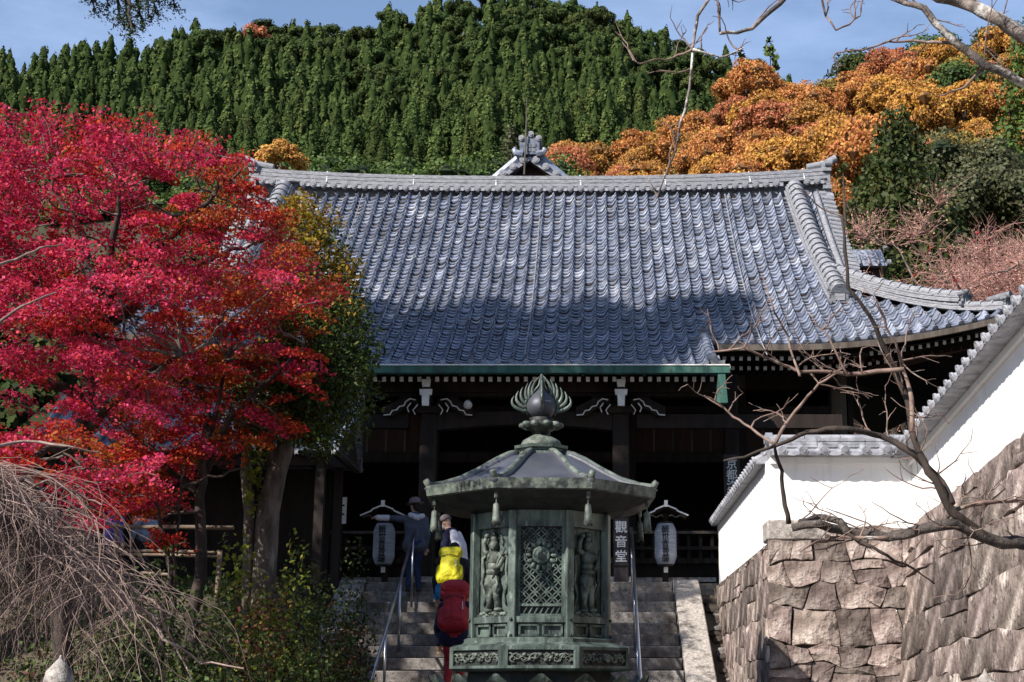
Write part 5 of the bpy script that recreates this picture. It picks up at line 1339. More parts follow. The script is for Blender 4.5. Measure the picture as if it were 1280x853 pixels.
# ================================================================ weeping cherry
b = at(-70, 800, 9.6); base = Vector((b.x, 9.6, 0))
wc = thing('weeping_cherry', 'leafless weeping cherry with a curtain of hanging grey twigs', 'tree', base)
M['twig'] = mat('pale_twig', (.12, .080, .068), (.27, .195, .17), 14, .8, island=.35)
rnd = random.Random(77); mb = MB(); tw = MB()
head = at(-60, 520, 9.6)
mb.tube([p - base for p in wander(base, head, 7, .04, rnd)], [.13, .12, .11, .10, .09, .08, .07, .06], 8)
obj('trunk', mb, M['bark'], wc, True)
arch = []
for i in range(46):
    ex = rnd.uniform(-60, 180); f = (ex + 60) / 275
    hy = float(np.interp(ex, [-60, 0, 60, 100, 130, 180], [570, 588, 622, 655, 695, 765])) + rnd.uniform(0, 60); Yd = rnd.uniform(8.7, 10.6)
    st_ = at(-60 + rnd.uniform(-20, 10), rnd.uniform(575, 680), 9.6); ap = at((-60 + ex) / 2 + rnd.uniform(-10, 20), (590 + hy) / 2 - rnd.uniform(5, 40), (9.6 + Yd) / 2); en = at(ex, hy, Yd)
    P = []
    for j in range(9):
        t = j / 8; P.append(st_ * (1 - t) ** 2 + ap * 2 * t * (1 - t) + en * t * t + Vector((rnd.gauss(0, .012), rnd.gauss(0, .012), rnd.gauss(0, .012))))
    tw.tube([p - base for p in P], [.011 - .0009 * j for j in range(9)], 5, False); arch += P[2:]
for i in range(1050):
    p = Vector(rnd.choice(arch)); L = rnd.uniform(.3, 1.55); d = Vector((rnd.gauss(.02, .6), rnd.gauss(0, .6), rnd.uniform(-.35, .65))); P = [p.copy()]; n = 8
    for j in range(n):
        d = d * .86 + Vector((rnd.gauss(0, .30), rnd.gauss(0, .30), -.21)); P.append(P[-1] + d.normalized() * L / n)
    r = rnd.uniform(.0018, .0036); tw.tube([q - base for q in P], [r * (1 - .06 * j) for j in range(n + 1)], 3, False)
    if rnd.random() < .5:
        q = P[4]; d = Vector((rnd.gauss(0, .6), rnd.gauss(0, .6), -.4)); Q = [q]
        for j in range(4): d = d * .8 + Vector((0, 0, -.22)); Q.append(Q[-1] + d.normalized() * .07)
        tw.tube([x - base for x in Q], .0028, 3, False)
for pts in ([(-40, 590), (20, 620), (60, 600), (110, 625), (128, 632)], [(-40, 640), (30, 600), (70, 640), (105, 680), (108, 705)], [(-30, 610), (40, 655), (90, 660), (130, 672), (148, 685)], [(150, 745), (190, 770), (205, 800), (250, 830), (305, 836)], [(130, 720), (165, 735), (200, 760), (215, 800), (240, 850)], [(-20, 335), (20, 325), (50, 310), (80, 306)], [(-20, 560), (30, 552), (85, 558), (125, 566)], [(-30, 420), (10, 395), (40, 378), (70, 366)]):
    P = [at(x, y, 9.4 + .2 * (i % 2)) - base for i, (x, y) in enumerate(pts)]; Q = []
    for a, b_ in zip(P[:-1], P[1:]): Q += wander(a, b_, 3, .05, rnd)[:-1]
    Q.append(P[-1]); tw.tube(Q, [.014 - .010 * i / len(Q) for i in range(len(Q))], 5, False)
tag(obj('weeping_twigs', tw, M['twig'], wc, True, fix=False), kind='stuff')
# ================================================================ stone bud posts
def bud_post(px, py, Y, r, label):
    p = at(px, py, Y); t = thing('stone_post', label, 'post', (p.x, Y, 0)); z = p.z
    obj('shaft', MB().lathe([(r * 1.05, -.05), (r * 1.05, z - .30), (r * .8, z - .27)], 14), M['granite'], t, True, auto=30)
    obj('bud', MB().lathe([(r * .7, z - .27), (r * .95, z - .22), (r * 1.02, z - .16), (r * .85, z - .09), (r * .4, z - .045), (r * .12, z - .02), (.004, z)], 16), M['granite'], t, True)
bud_post(76, 819, 8.5, .085, 'lichened stone post with a pointed bud top beneath the weeping twigs')
bud_post(1231, 836, 8.3, .085, 'stone post with a pointed bud top in front of the stone wall')
# ================================================================ bare cherry reaching in from the right
tb = Vector((6.0, 9.0, 0)); tb = Vector((4.9, 8.0, 0))
bc = thing('bare_cherry_tree', 'leafless lichened cherry tree stretching crooked branches across from the right', 'tree', tb)
M['lichen'] = mat('lichened_bark', (.06, .05, .045), (.24, .20, .18), 9, .9, .7, 40, spots=[(6, (.62, .60, .57), .50, .62), (20, (.45, .44, .42), .58, .70)])
M['twigred'] = mat('reddish_twig', (.10, .06, .05), (.24, .17, .14), 16, .8, spots=[(9, (.40, .38, .35), .58, .70)])
M['branch_shaded'] = mat('shaded_lichened_bark', (.035, .03, .028), (.11, .09, .08), 9, .9, .7, 40, spots=[(9, (.32, .32, .31), .60, .70)])  # lichened bark darkened to stand for shade on the low branch
rnd = random.Random(12)
YB = 8.0
def branch(pts, r0, r1, Yd=YB, mt='lichen', twigs=0, tl=.5, name='branch', fine=0, start=None):
    P0 = [at(x, y, Yd + rnd.uniform(-.12, .12)) for x, y in pts]
    if start is not None: P0 = [Vector(start)] + P0
    P = []
    for a, b_ in zip(P0[:-1], P0[1:]): P += wander(a, b_, 4, .045, rnd)[:-1]
    P.append(P0[-1]); n = len(P)
    mb = MB(); mb.tube([p - tb for p in P], [r0 + (r1 - r0) * (i / (n - 1)) ** .8 + rnd.uniform(-.04, .08) * r0 for i in range(n)], 8)
    o = obj(name, mb, M[mt], bc, True)
    if twigs:
        tm = MB()
        for i in range(twigs):
            p = P[rnd.randrange(1, n)]; d = Vector((rnd.gauss(0, 1), rnd.gauss(0, .5), rnd.gauss(.5, .7))).normalized(); L = tl * rnd.uniform(.4, 1.2); Q = [p]
            for j in range(6):
                d = (d + Vector((rnd.gauss(0, .25), rnd.gauss(0, .2), rnd.gauss(.03, .22)))).normalized(); Q.append(Q[-1] + d * L / 6)
                if j > 0 and rnd.random() < .55:
                    d2 = (d + Vector((rnd.gauss(0, .8), rnd.gauss(0, .5), rnd.gauss(.1, .7)))).normalized(); e = Q[-1] + d2 * L * .28
                    tm.tube([q - tb for q in wander(Q[-1], e, 3, .08, rnd)], [.0032, .0028, .0022, .0018], 3, False)
            tm.tube([q - tb for q in Q], [.006, .005, .0045, .004, .0034, .0028, .002], 4, False)
        tag(obj('twigs', tm, M['twigred'], o, True, fix=False), kind='stuff')
    return P
fork = Vector((tb.x - .15, tb.y, 1.9)); 
obj('trunk', MB().tube([q - tb for q in wander(tb, fork, 5, .03, rnd)] , [.17, .16, .15, .145, .14, .13], 10), M['lichen'], bc, True)
fork2 = Vector((tb.x - .1, tb.y, 3.6))
obj('limb', MB().tube([q - tb for q in wander(fork, fork2, 4, .03, rnd)] , [.12, .11, .105, .10, .09], 10), M['lichen'], bc, True)
fork3 = at(1310, 75, YB); 
obj('limb', MB().tube([q - tb for q in wander(fork2, fork3, 4, .03, rnd)] , [.09, .085, .08, .075, .07], 10), M['lichen'], bc, True)
# low heavy branch over the stone wall
branch([(1300, 684), (1240, 675), (1195, 655), (1150, 662), (1110, 672), (1060, 664), (1020, 655), (990, 660)], .042, .020, mt='branch_shaded', twigs=16, tl=.42, start=fork)
branch([(1060, 668), (1050, 652), (1025, 646), (1000, 652)], .026, .014, mt='branch_shaded')
branch([(986, 655), (978, 610), (970, 570), (968, 558)], .014, .008, mt='barkdark')
branch([(968, 558), (1010, 540), (1060, 536), (1100, 545), (1140, 566), (1170, 595), (1190, 630)], .010, .022, mt='barkdark', twigs=6, tl=.35)
branch([(968, 558), (930, 572), (905, 576)], .010, .005, mt='barkdark')
branch([(1240, 676), (1190, 640), (1160, 590), (1140, 540), (1120, 470), (1095, 410), (1060, 360), (1052, 270)], .030, .008, mt='barkdark', twigs=10, tl=.4)
branch([(1140, 540), (1128, 460), (1120, 430)], .016, .006, twigs=5, tl=.35, mt='twigred')
branch([(1130, 462), (1060, 468), (1000, 465), (975, 455), (930, 435), (890, 440)], .014, .005, twigs=12, tl=.35, mt='twigred')
branch([(968, 558), (990, 520), (1010, 495), (1040, 470), (1062, 455)], .012, .005, twigs=6, tl=.3, mt='twigred')
branch([(968, 556), (930, 530), (905, 510), (880, 495)], .009, .004, twigs=4, tl=.3, mt='twigred')
branch([(1000, 470), (985, 420), (965, 380), (952, 345)], .008, .003, mt='twigred')
branch([(1060, 470), (1035, 420), (1010, 390)], .008, .003, mt='twigred', twigs=3, tl=.25)
branch([(1110, 672), (1040, 672), (1000, 690)], .012, .004, mt='twigred', twigs=4, tl=.3)
branch([(1060, 668), (1100, 690), (1140, 710), (1168, 730)], .012, .004, mt='barkdark')
branch([(1190, 640), (1230, 628), (1290, 626)], .012, .010, mt='twigred', twigs=8, tl=.4)
# upper limbs against the sky
branch([(1290, 50), (1240, 20), (1200, 2), (1150, -12)], .046, .034, twigs=6, tl=.4, start=fork3)
branch([(1290, 108), (1230, 82), (1185, 45), (1155, 10), (1110, -5)], .030, .018, twigs=8, tl=.45, start=fork3)
branch([(1195, 55), (1150, 52), (1110, 52), (1048, 66)], .012, .004, mt='twigred', twigs=4, tl=.3)
branch([(1230, 85), (1205, 110), (1175, 120)], .012, .004, mt='twigred')
Pt = branch([(1150, -40), (1060, -45), (1000, -25), (975, 5), (940, 36), (900, 42)], .022, .010, twigs=5, tl=.3, start=fork3)
branch([(900, 42), (898, 5), (895, -10)], .007, .004, mt='twigred', twigs=2, tl=.2)
branch([(1000, -30), (960, -30), (900, -20), (872, 20), (866, 62), (862, 110), (848, 170), (822, 246)], .014, .005, twigs=10, tl=.3)
branch([(866, 62), (842, 72), (800, 80), (790, 75)], .008, .003, mt='twigred', twigs=4, tl=.25)
branch([(866, 62), (900, 72), (930, 60)], .008, .003, twigs=4, tl=.25)
branch([(1020, -30), (1032, 20), (1045, 38), (1075, 20), (1080, -5)], .008, .004, mt='twigred', twigs=3, tl=.25)
# ================================================================ forest
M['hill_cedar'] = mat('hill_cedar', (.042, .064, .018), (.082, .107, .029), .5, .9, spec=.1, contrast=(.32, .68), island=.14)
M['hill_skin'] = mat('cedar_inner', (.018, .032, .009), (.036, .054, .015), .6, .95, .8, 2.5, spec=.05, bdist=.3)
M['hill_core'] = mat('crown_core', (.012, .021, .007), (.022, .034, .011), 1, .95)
M['hill_broad'] = mat('hill_broadleaf', (.026, .046, .014), (.060, .082, .024), 1.0, .9, .9, 2.0, spec=.1, contrast=(.32, .68))
for m_ in ('hill_cedar', 'hill_broad'): pass
def objrand(m, amt, hue):
    t = m.node_tree; N = t.nodes; L = t.links; b = N['Principled BSDF']; src = b.inputs['Base Color'].links[0].from_socket
    oi = N.new('ShaderNodeObjectInfo'); mr = N.new('ShaderNodeMapRange'); mr.inputs[3].default_value = 1 - amt; mr.inputs[4].default_value = 1 + amt; L.new(oi.outputs['Random'], mr.inputs[0])
    m2 = N.new('ShaderNodeMath'); m2.operation = 'MULTIPLY'; m2.inputs[1].default_value = 5.77; L.new(oi.outputs['Random'], m2.inputs[0]); m3 = N.new('ShaderNodeMath'); m3.operation = 'FRACT'; L.new(m2.outputs[0], m3.inputs[0])
    m4 = N.new('ShaderNodeMapRange'); m4.inputs[3].default_value = .5 - hue; m4.inputs[4].default_value = .5 + hue; L.new(m3.outputs[0], m4.inputs[0])
    h = N.new('ShaderNodeHueSaturation'); L.new(mr.outputs[0], h.inputs['Value']); L.new(m4.outputs[0], h.inputs['Hue']); L.new(src, h.inputs['Color']); L.new(h.outputs[0], b.inputs['Base Color'])
    for n in N:
        if n.type == 'BSDF_TRANSLUCENT': L.new(h.outputs[0], n.inputs[0])
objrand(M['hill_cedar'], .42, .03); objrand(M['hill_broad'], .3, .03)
def cedar_parts(seed, H, R, tufts, per, leaf, power=.75, low=.12, coh=.50):
    rng = np.random.default_rng(seed); C = []; Nn = []
    for i in range(tufts):
        h = low + (1 - low) * (1 - rng.uniform() ** .62) ; h = min(h, .985)
        r = R * ((1 - h) / (1 - low)) ** power * rng.uniform(.72, 1.08) + .05; a = rng.uniform(0, 2 * PI)
        c = np.array([r * math.cos(a), r * math.sin(a), h * H]); s = .24 * R * (.45 + .75 * (1 - h))
        P = ball_pts(per, rng) * np.array([s, s, s * 1.25]) + c; C.append(P); o = np.array([math.cos(a), math.sin(a), .55]); Nn.append(np.tile(o / np.linalg.norm(o), (per, 1)))
    t = ball_pts(14, rng) * np.array([.12 * R, .12 * R, .05 * H]) + np.array([0, 0, .965 * H]); C.append(t); Nn.append(np.tile([0, 0, 1.0], (14, 1)))
    C = np.concatenate(C); Nn = np.concatenate(Nn)
    V, Fq = leaves(C, leaf, coh, rng, .7, Nn)
    # dark core
    prof = [(.01, .84), (.20, .68), (.42, .45), (.52, .22), (.36, low)]
    cv, cf = [], []
    for r, h in prof:
        for j in range(7): cv.append((R * r * math.cos(2 * PI * j / 7), R * r * math.sin(2 * PI * j / 7), h * H))
    for i in range(4):
        for j in range(7): cf.append((i * 7 + j, i * 7 + (j + 1) % 7, (i + 1) * 7 + (j + 1) % 7, (i + 1) * 7 + j))
    # trunk
    tv = len(cv); 
    for z in (-1.0, low * H + .5):
        for j in range(4): cv.append((.16 * math.cos(PI * j / 2), .16 * math.sin(PI * j / 2), z))
    for j in range(4): cf.append((tv + j, tv + (j + 1) % 4, tv + 4 + (j + 1) % 4, tv + 4 + j))
    cv = np.array(cv); cf = np.array(cf) + len(V)
    return np.concatenate([V, cv]), np.concatenate([Fq, cf]), np.concatenate([np.zeros(len(Fq), int), np.ones(len(cf), int)])
def broad_parts(seed, R, H, lobes, per, leaf, flat=.75, coh=.55, big=(.26, .42)):
    rng = np.random.default_rng(seed); C, Nn, cv, cf = [], [], [], []
    ctr = np.array([0, 0, H - R * flat])
    for i in range(lobes):
        d = ball_pts(1, rng, .35)[0]; d[2] = abs(d[2]) * 1.0 - .22
        c = ctr + d * np.array([R * .78, R * .78, R * flat * .8]); s = R * rng.uniform(*big)
        u = rng.normal(size=(per, 3)); u[:, 2] += .35; u /= np.linalg.norm(u, axis=1)[:, None]
        P = c + u * np.array([s, s, s * .8]) * rng.uniform(.78, 1.06, (per, 1)); C.append(P); Nn.append(u)
        k0 = len(cv)
        for j in range(6): cv.append(c + np.array([math.cos(j * PI / 3) * s * .62, math.sin(j * PI / 3) * s * .62, -.05 * s]))
        cv.append(c + np.array([0, 0, s * .55])); cv.append(c - np.array([0, 0, s * .55]))
        for j in range(6): cf.append((k0 + j, k0 + (j + 1) % 6, k0 + 6, k0 + 6)); cf.append((k0 + (j + 1) % 6, k0 + j, k0 + 7, k0 + 7))
    V, Fq = leaves(np.concatenate(C), leaf, coh, rng, .8, np.concatenate(Nn))
    n0 = len(cv); r = R * .05
    for z in (-1.0, H - R * flat):
        for j in range(4): cv.append(np.array([r * math.cos(PI * j / 2), r * math.sin(PI * j / 2), z]))
    for j in range(4): cf.append((n0 + j, n0 + (j + 1) % 4, n0 + 4 + (j + 1) % 4, n0 + 4 + j))
    # triangles stored as degenerate quads are avoided: split list
    tri = [f for f in cf if f[2] == f[3]]; quad = [f for f in cf if f[2] != f[3]]
    tri = [(a, b, (a + b) // 1 if 0 else c, c) for a, b, c, _ in tri]
    return V, Fq, np.array(cv), tri, quad
def to_mesh_broad(name, parts, mats):
    V, Fq, cv, tri, quad = parts; me = bpy.data.meshes.new(name)
    vs = np.concatenate([V, cv]); o = len(V); faces = [tuple(f) for f in Fq.tolist()] + [(a + o, b + o, c + o) for a, b, c, _ in tri] + [tuple(i + o for i in f) for f in quad]
    me.from_pydata(vs.tolist(), [], faces)
    for m in mats: me.materials.append(m)
    me.polygons.foreach_set('material_index', [0] * len(Fq) + [1] * (len(tri)) + [2 if len(mats) > 2 else 1] * len(quad)); me.update(); return me
# ---- cedars on the main hill
def hill_cedar(seed, H, R, power, cards=330, lv=13, sg=10, leaf=.66):
    """cone of drooping whorls: a rough closed skin plus loose sprays"""
    rng = np.random.default_rng(seed); V, Fq, mi = [], [], []
    low = .10
    for i in range(lv):
        h = low + (1 - low) * (i / (lv - 1)) ** .9
        r0 = R * max(0, (1 - h) / (1 - low)) ** power
        for j in range(sg):
            a = 2 * PI * (j + .5 * (i % 2)) / sg + rng.normal() * .10
            r = r0 * (.86 + (.20 if i % 2 else -.16) + rng.normal() * .2) + (.03 if i < lv - 1 else 0)
            V.append((r * math.cos(a), r * math.sin(a), h * H * (.97 if i == lv - 1 else 1) + rng.normal() * .022 * H - (.022 * H if i % 2 else 0)))
    for i in range(lv - 1):
        for j in range(sg):
            Fq.append((i * sg + j, i * sg + (j + 1) % sg, (i + 1) * sg + (j + 1) % sg, (i + 1) * sg + j)); mi.append(1)
    n0 = len(V)
    for z in (-1.0, low * H + .6):
        for j in range(4): V.append((.16 * math.cos(PI * j / 2), .16 * math.sin(PI * j / 2), z))
    for j in range(4): Fq.append((n0 + j, n0 + (j + 1) % 4, n0 + 4 + (j + 1) % 4, n0 + 4 + j)); mi.append(1)
    nt_ = cards // 6; h = low + (1 - low) * (1 - rng.uniform(0, 1, nt_) ** .66); a = rng.uniform(0, 2 * PI, nt_); h = np.clip(np.repeat(h, 6) + rng.normal(size=nt_ * 6) * .022, low, .995); a = np.repeat(a, 6) + rng.normal(size=nt_ * 6) * .16; cards = nt_ * 6; r = R * ((1 - h) / (1 - low)) ** power * np.repeat(rng.uniform(.85, 1.2, nt_), 6) * rng.uniform(.9, 1.1, cards) + .12
    C = np.stack([r * np.cos(a), r * np.sin(a), h * H], 1); Nn = np.stack([np.cos(a), np.sin(a), np.full(cards, .6)], 1); Nn /= np.linalg.norm(Nn, axis=1)[:, None]
    cv, cf = leaves(C, leaf, .70, rng, .7, Nn); Fq = np.concatenate([np.array(Fq), cf + len(V)]); V = np.concatenate([np.array(V), cv]); mi += [0] * cards
    return V, Fq, np.array(mi)
VAR = [hill_cedar(100 + i, 11.5 * (.82 + .06 * i), 2.15 * (1 + .16 * ((i * 7) % 5 - 2) / 2), .58 + .10 * (i % 3), 900, 13, 10, .40) for i in range(7)]
VLO = [hill_cedar(140 + i, 11.5 * (.82 + .06 * i), 2.15 * (1 + .16 * ((i * 7) % 5 - 2) / 2), .58 + .10 * (i % 3), 228, 10, 8, .66) for i in range(7)]
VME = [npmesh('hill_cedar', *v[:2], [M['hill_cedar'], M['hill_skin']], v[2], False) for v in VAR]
BVAR = [broad_parts(150 + i, 2.9, 7.0, 18, 70, .42, coh=.7) for i in range(4)]
BME = [to_mesh_broad('hill_broadleaf', v, [M['hill_broad'], M['hill_broad'], M['hill_core']]) for v in BVAR]
rng = np.random.default_rng(5); spots = []
Y = 236.0
while Y < 352:
    sp2 = 3.75; xw = Y * .62; X = -xw * 1.0
    while X < Y * .30:
        x, y = X + rng.uniform(-1.5, 1.5), Y + rng.uniform(-1.6, 1.6); z = float(ground(x, y))
        px, py = proj((x, y, z + 14))
        if -50 < px < 1030 and py < (236 if 300 < px else 330) and py > -60:
            zs_ = float(tan_el(px, sline(SKY_SPUR, px)) * YS + EYE)
            # keep off ground that the autumn spur hides
            if not (px > 690 and py > sline(SKY_SPUR, px) + 25): spots.append((x, y, z, px, py))
        X += sp2
    Y += 3.5
spots.sort(key=lambda s: s[1])
big = {}
ci = 0; V_all, F_all, M_all, off = [], [], [], 0
cedars = 0; broads = 0
for x, y, z, px, py in spots:
    top_zone = (py < 62 + 25 * math.sin(px / 60) and px > 430) or (py < sline(SKY_MAIN, px) + 22 and 230 < px)
    isb = top_zone and rng.uniform() < .62 and broads < 290
    s = rng.uniform(.68, 1.25)
    if isb:
        broads += 1; v = BVAR[broads % 4]
        o = link('broadleaf_tree', BME[broads % 4], None, (x, y, z - .3 + rng.uniform(0, 4)), (0, 0, rng.uniform(0, 6.28))); o.scale = (s, s, s * rng.uniform(.95, 1.25))
        tag(o, 'rounded dark evergreen tree near the crest of the wooded hill', 'tree', 'evergreen trees along the hill crest')
        if broads > 290: bpy.data.objects.remove(o)
    else:
        cedars += 1
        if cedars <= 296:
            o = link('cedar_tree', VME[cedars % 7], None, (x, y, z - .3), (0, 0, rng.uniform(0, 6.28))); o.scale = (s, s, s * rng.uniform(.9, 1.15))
            tag(o, 'slender green cedar among the ranks on the wooded hillside', 'tree', 'cedars on the hillside')
        else:
            v = VLO[cedars % 7]; a = rng.uniform(0, 6.28); ca, sa = math.cos(a) * s, math.sin(a) * s
            P = v[0].copy(); P = np.stack([P[:, 0] * ca - P[:, 1] * sa + x, P[:, 0] * sa + P[:, 1] * ca + y, P[:, 2] * s + z - .3], 1)
            V_all.append(P); F_all.append(v[1] + off); M_all.append(v[2]); off += len(P)
M['hill_cedar_far'] = mat('hill_cedar_far', (.036, .058, .018), (.090, .114, .031), .16, .9, spec=.1, contrast=(.32, .68), island=.14)
if V_all:
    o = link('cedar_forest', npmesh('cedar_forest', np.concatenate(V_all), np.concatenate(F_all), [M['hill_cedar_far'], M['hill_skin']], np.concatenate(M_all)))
    tag(o, 'mass of cedars covering the upper hillside', 'forest', kind='stuff')
# ---- autumn trees on the spur
AUT = []
for i, (c1_, c2_) in enumerate((((.40, .155, .045), (.54, .245, .070)), ((.36, .175, .045), (.48, .25, .06)), ((.38, .13, .06), (.50, .19, .085)), ((.42, .21, .045), (.55, .29, .06)), ((.20, .17, .04), (.33, .23, .05)))):
    AUT.append(leafmat('autumn_leaf_%d' % i, c1_, c2_, .28, .018, .22, .45))
M['autumn_core'] = mat('autumn_core', (.12, .06, .022), (.16, .08, .03), 1, .9)
AP = [broad_parts(200 + i, 4.3, 9.0, 50, 210, .25, .9, .5, (.12, .30)) for i in range(4)]
AME = {}
rng = np.random.default_rng(19); n = 0
NAMES = ('orange', 'golden brown', 'rusty red', 'golden yellow', 'olive and gold')
cand = []
Y = 112.0
while Y < 176:
    X = -8.0
    while X < Y * .36:
        x, y = X + rng.uniform(-1.6, 1.6), Y + rng.uniform(-2, 2); z = float(ground(x, y)); px, py = proj((x, y, z + 8.5))
        if 690 < px < 1262 and py < 232 and float(tan_el(px, sline(SKY_SPUR, px))) > 0: cand.append((x, y, z, px, py))
        X += 6.6
    Y += 6.2
for x, y, z, px, py in cand:
    q = rng.uniform(); c = int(rng.choice(5, p=[.34, .24, .16, .18, .08])); 
    if px < 860 and py > 140: c = int(rng.choice([1, 3, 0, 2], p=[.35, .25, .25, .15]))
    g = n % 4; key = g
    if key not in AME: AME[key] = to_mesh_broad('autumn_tree', AP[g], [AUT[0], M['autumn_core'], M['barkdark']])
    s = rng.uniform(.75, 1.2); o = link('autumn_tree', AME[key], None, (x, y, z - .4), (0, 0, rng.uniform(0, 6.28))); o.scale = (s, s, s * rng.uniform(.9, 1.2)); n += 1; o.material_slots[0].link = 'OBJECT'; o.material_slots[0].material = AUT[c]
    tag(o, '%s autumn tree on the slope behind the roof' % NAMES[c], 'tree', '%s autumn trees on the slope' % NAMES[c])

# ---- individual trees closer in
def conifer(name, label, px, py, Y, R, matl, seed, tufts=420, per=9, leaf=.42, power=.8, low=.05, zbase=None, group=None):
    tp = at(px, py, Y); gz = float(ground(tp.x, Y)) if zbase is None else zbase; H = tp.z - gz
    v = cedar_parts(seed, H, R, tufts, per, leaf, power, low); t = thing(name, label, 'tree', (tp.x, Y, gz), 0, group)
    nl = int((v[2] == 0).sum()); 
    link('crown', npmesh('crown', v[0], v[1][:-4], [matl, M['hill_core']], v[2][:-4]), t)
    obj('trunk', MB().tube([(0, 0, -.5), (0, 0, H * .5), (0, 0, H * .95)], [H * .016, H * .011, .02], 7), M['barkdark'], t, True)
    return t
M['hinoki'] = leafmat('hinoki_leaf', (.030, .048, .010), (.060, .072, .016), .45, .025, .2, .6)
M['cedar_bright'] = leafmat('bright_cedar_leaf', (.045, .085, .014), (.075, .115, .02), .4, .02, .2, .5)
M['oak'] = leafmat('evergreen_oak_leaf', (.055, .062, .026), (.085, .088, .038), .4, .02, .2, .5)
conifer('cypress_tree', 'big dark cypress with dense foliage behind the right end of the roof', 1118, 140, 54, 5.4, M['hinoki'], 301, 1900, 20, .24, .95, .06)
conifer('cypress_tree', 'narrow pointed cypress close to the ridge end', 1053, 192, 50, 1.3, M['hinoki'], 302, 220, 14, .18, .7, .05)
conifer('tall_cedar', 'bright green cedar standing at the edge above the pink cherry', 1290, 20, 72, 4.2, M['cedar_bright'], 303, 800, 22, .28, .6, .08)
conifer('tall_cedar', 'dark pointed cedar standing out of the skyline above the autumn trees', 962, 46, 230, 5.0, M['hill_cedar'], 304, 160, 7, 1.1, .8, .1)
conifer('tall_cedar', 'dark cedar on the skyline left of the orange maples', 926, 62, 240, 5.0, M['hill_broad'], 306, 150, 7, 1.1, .7, .1)
conifer('pine_tree', 'olive brown pine rising behind the small gable roof', 640, 158, 120, 4.2, M['oak'], 305, 260, 16, .38, .75, .2)
def broadleaf(name, label, px, py, Y, R, mats, seed, lobes=22, per=120, leaf=.4, flat=.85, group=None, big=(.26, .42)):
    tp = at(px, py, Y); gz = float(ground(tp.x, Y)); H = tp.z - gz; V, Fq, cv, tri, quad = broad_parts(seed, R, H, lobes, per, leaf, flat, .6, big)
    t = thing(name, label, 'tree', (tp.x, Y, gz), 0, group); me = to_mesh_broad('crown', (V, Fq, cv[:-8], tri, []), mats); link('crown', me, t)
    obj('trunk', MB().tube([(0, 0, -.5), (.1, 0, H * .4), (0, 0, H - R * flat)], [R * .09, R * .07, R * .05], 7), M['bark'], t, True)
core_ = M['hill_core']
broadleaf('oak_tree', 'grey green evergreen oak above the pink cherry', 1192, 158, 66, 3.4, [M['oak'], core_], 311, 34, 420, .19)
broadleaf('oak_tree', 'olive evergreen oak between the bright cedar and the pink cherry', 1232, 200, 60, 3.2, [M['oak'], core_], 312, 34, 420, .18)
broadleaf('oak_tree', 'dark evergreen oak wedged beside the big cypress', 1190, 225, 62, 2.4, [M['hill_broad'], core_], 313, 26, 300, .2)
broadleaf('oak_tree', 'dark rounded evergreen in the notch of the autumn slope', 1205, 70, 150, 5.0, [M['hill_broad'], core_], 314, 24, 200, .4)
broadleaf('oak_tree', 'dark evergreen at the skyline behind the orange trees', 1085, 58, 176, 6.0, [M['hill_broad'], core_], 315, 24, 200, .45)
broadleaf('oak_tree', 'dark evergreen on the skyline above the bright cedar', 1180, 36, 178, 7.5, [M['hill_broad'], core_], 316, 26, 220, .48)
broadleaf('oak_tree', 'wide dark evergreen on the skyline beyond the thick branch', 1250, 28, 176, 7.5, [M['hill_broad'], core_], 317, 26, 220, .48)
broadleaf('yellow_tree', 'small golden yellow tree behind the left end of the ridge', 352, 168, 75, 2.0, [AUT[3], M['autumn_core']], 318, 34, 130, .17, big=(.12, .26))
broadleaf('orange_tree', 'lone orange tree near the hill crest', 322, 30, 318, 4.0, [AUT[2], M['autumn_core']], 319, 16, 90, .55)
for i, (px, py) in enumerate(((395, 196), (440, 186), (500, 192), (560, 188), (610, 190), (690, 192), (470, 200), (535, 200), (320, 205), (255, 215), (300, 250), (200, 290))):
    broadleaf('bamboo_clump', 'fresh green leafy clump peeping over the roof ridge', px, py, 88 + 3 * (i % 3), 3.6, [M['cedar_bright'], core_], 330 + i, 18, 160, .26, group='green clumps over the ridge')
for i, (px, py, Yd) in enumerate(((-30, 330, 52), (30, 300, 56), (75, 350, 50), (120, 330, 58), (165, 300, 54), (150, 380, 48), (215, 320, 58), (250, 300, 62), (10, 400, 46), (100, 420, 46))):
    broadleaf('evergreen_tree', 'dark evergreen behind the crimson maple and the hall', px, py, Yd, 4.2, [M['hill_broad'], core_], 360 + i, 20, 150, .3, group='dark evergreens behind the maple')
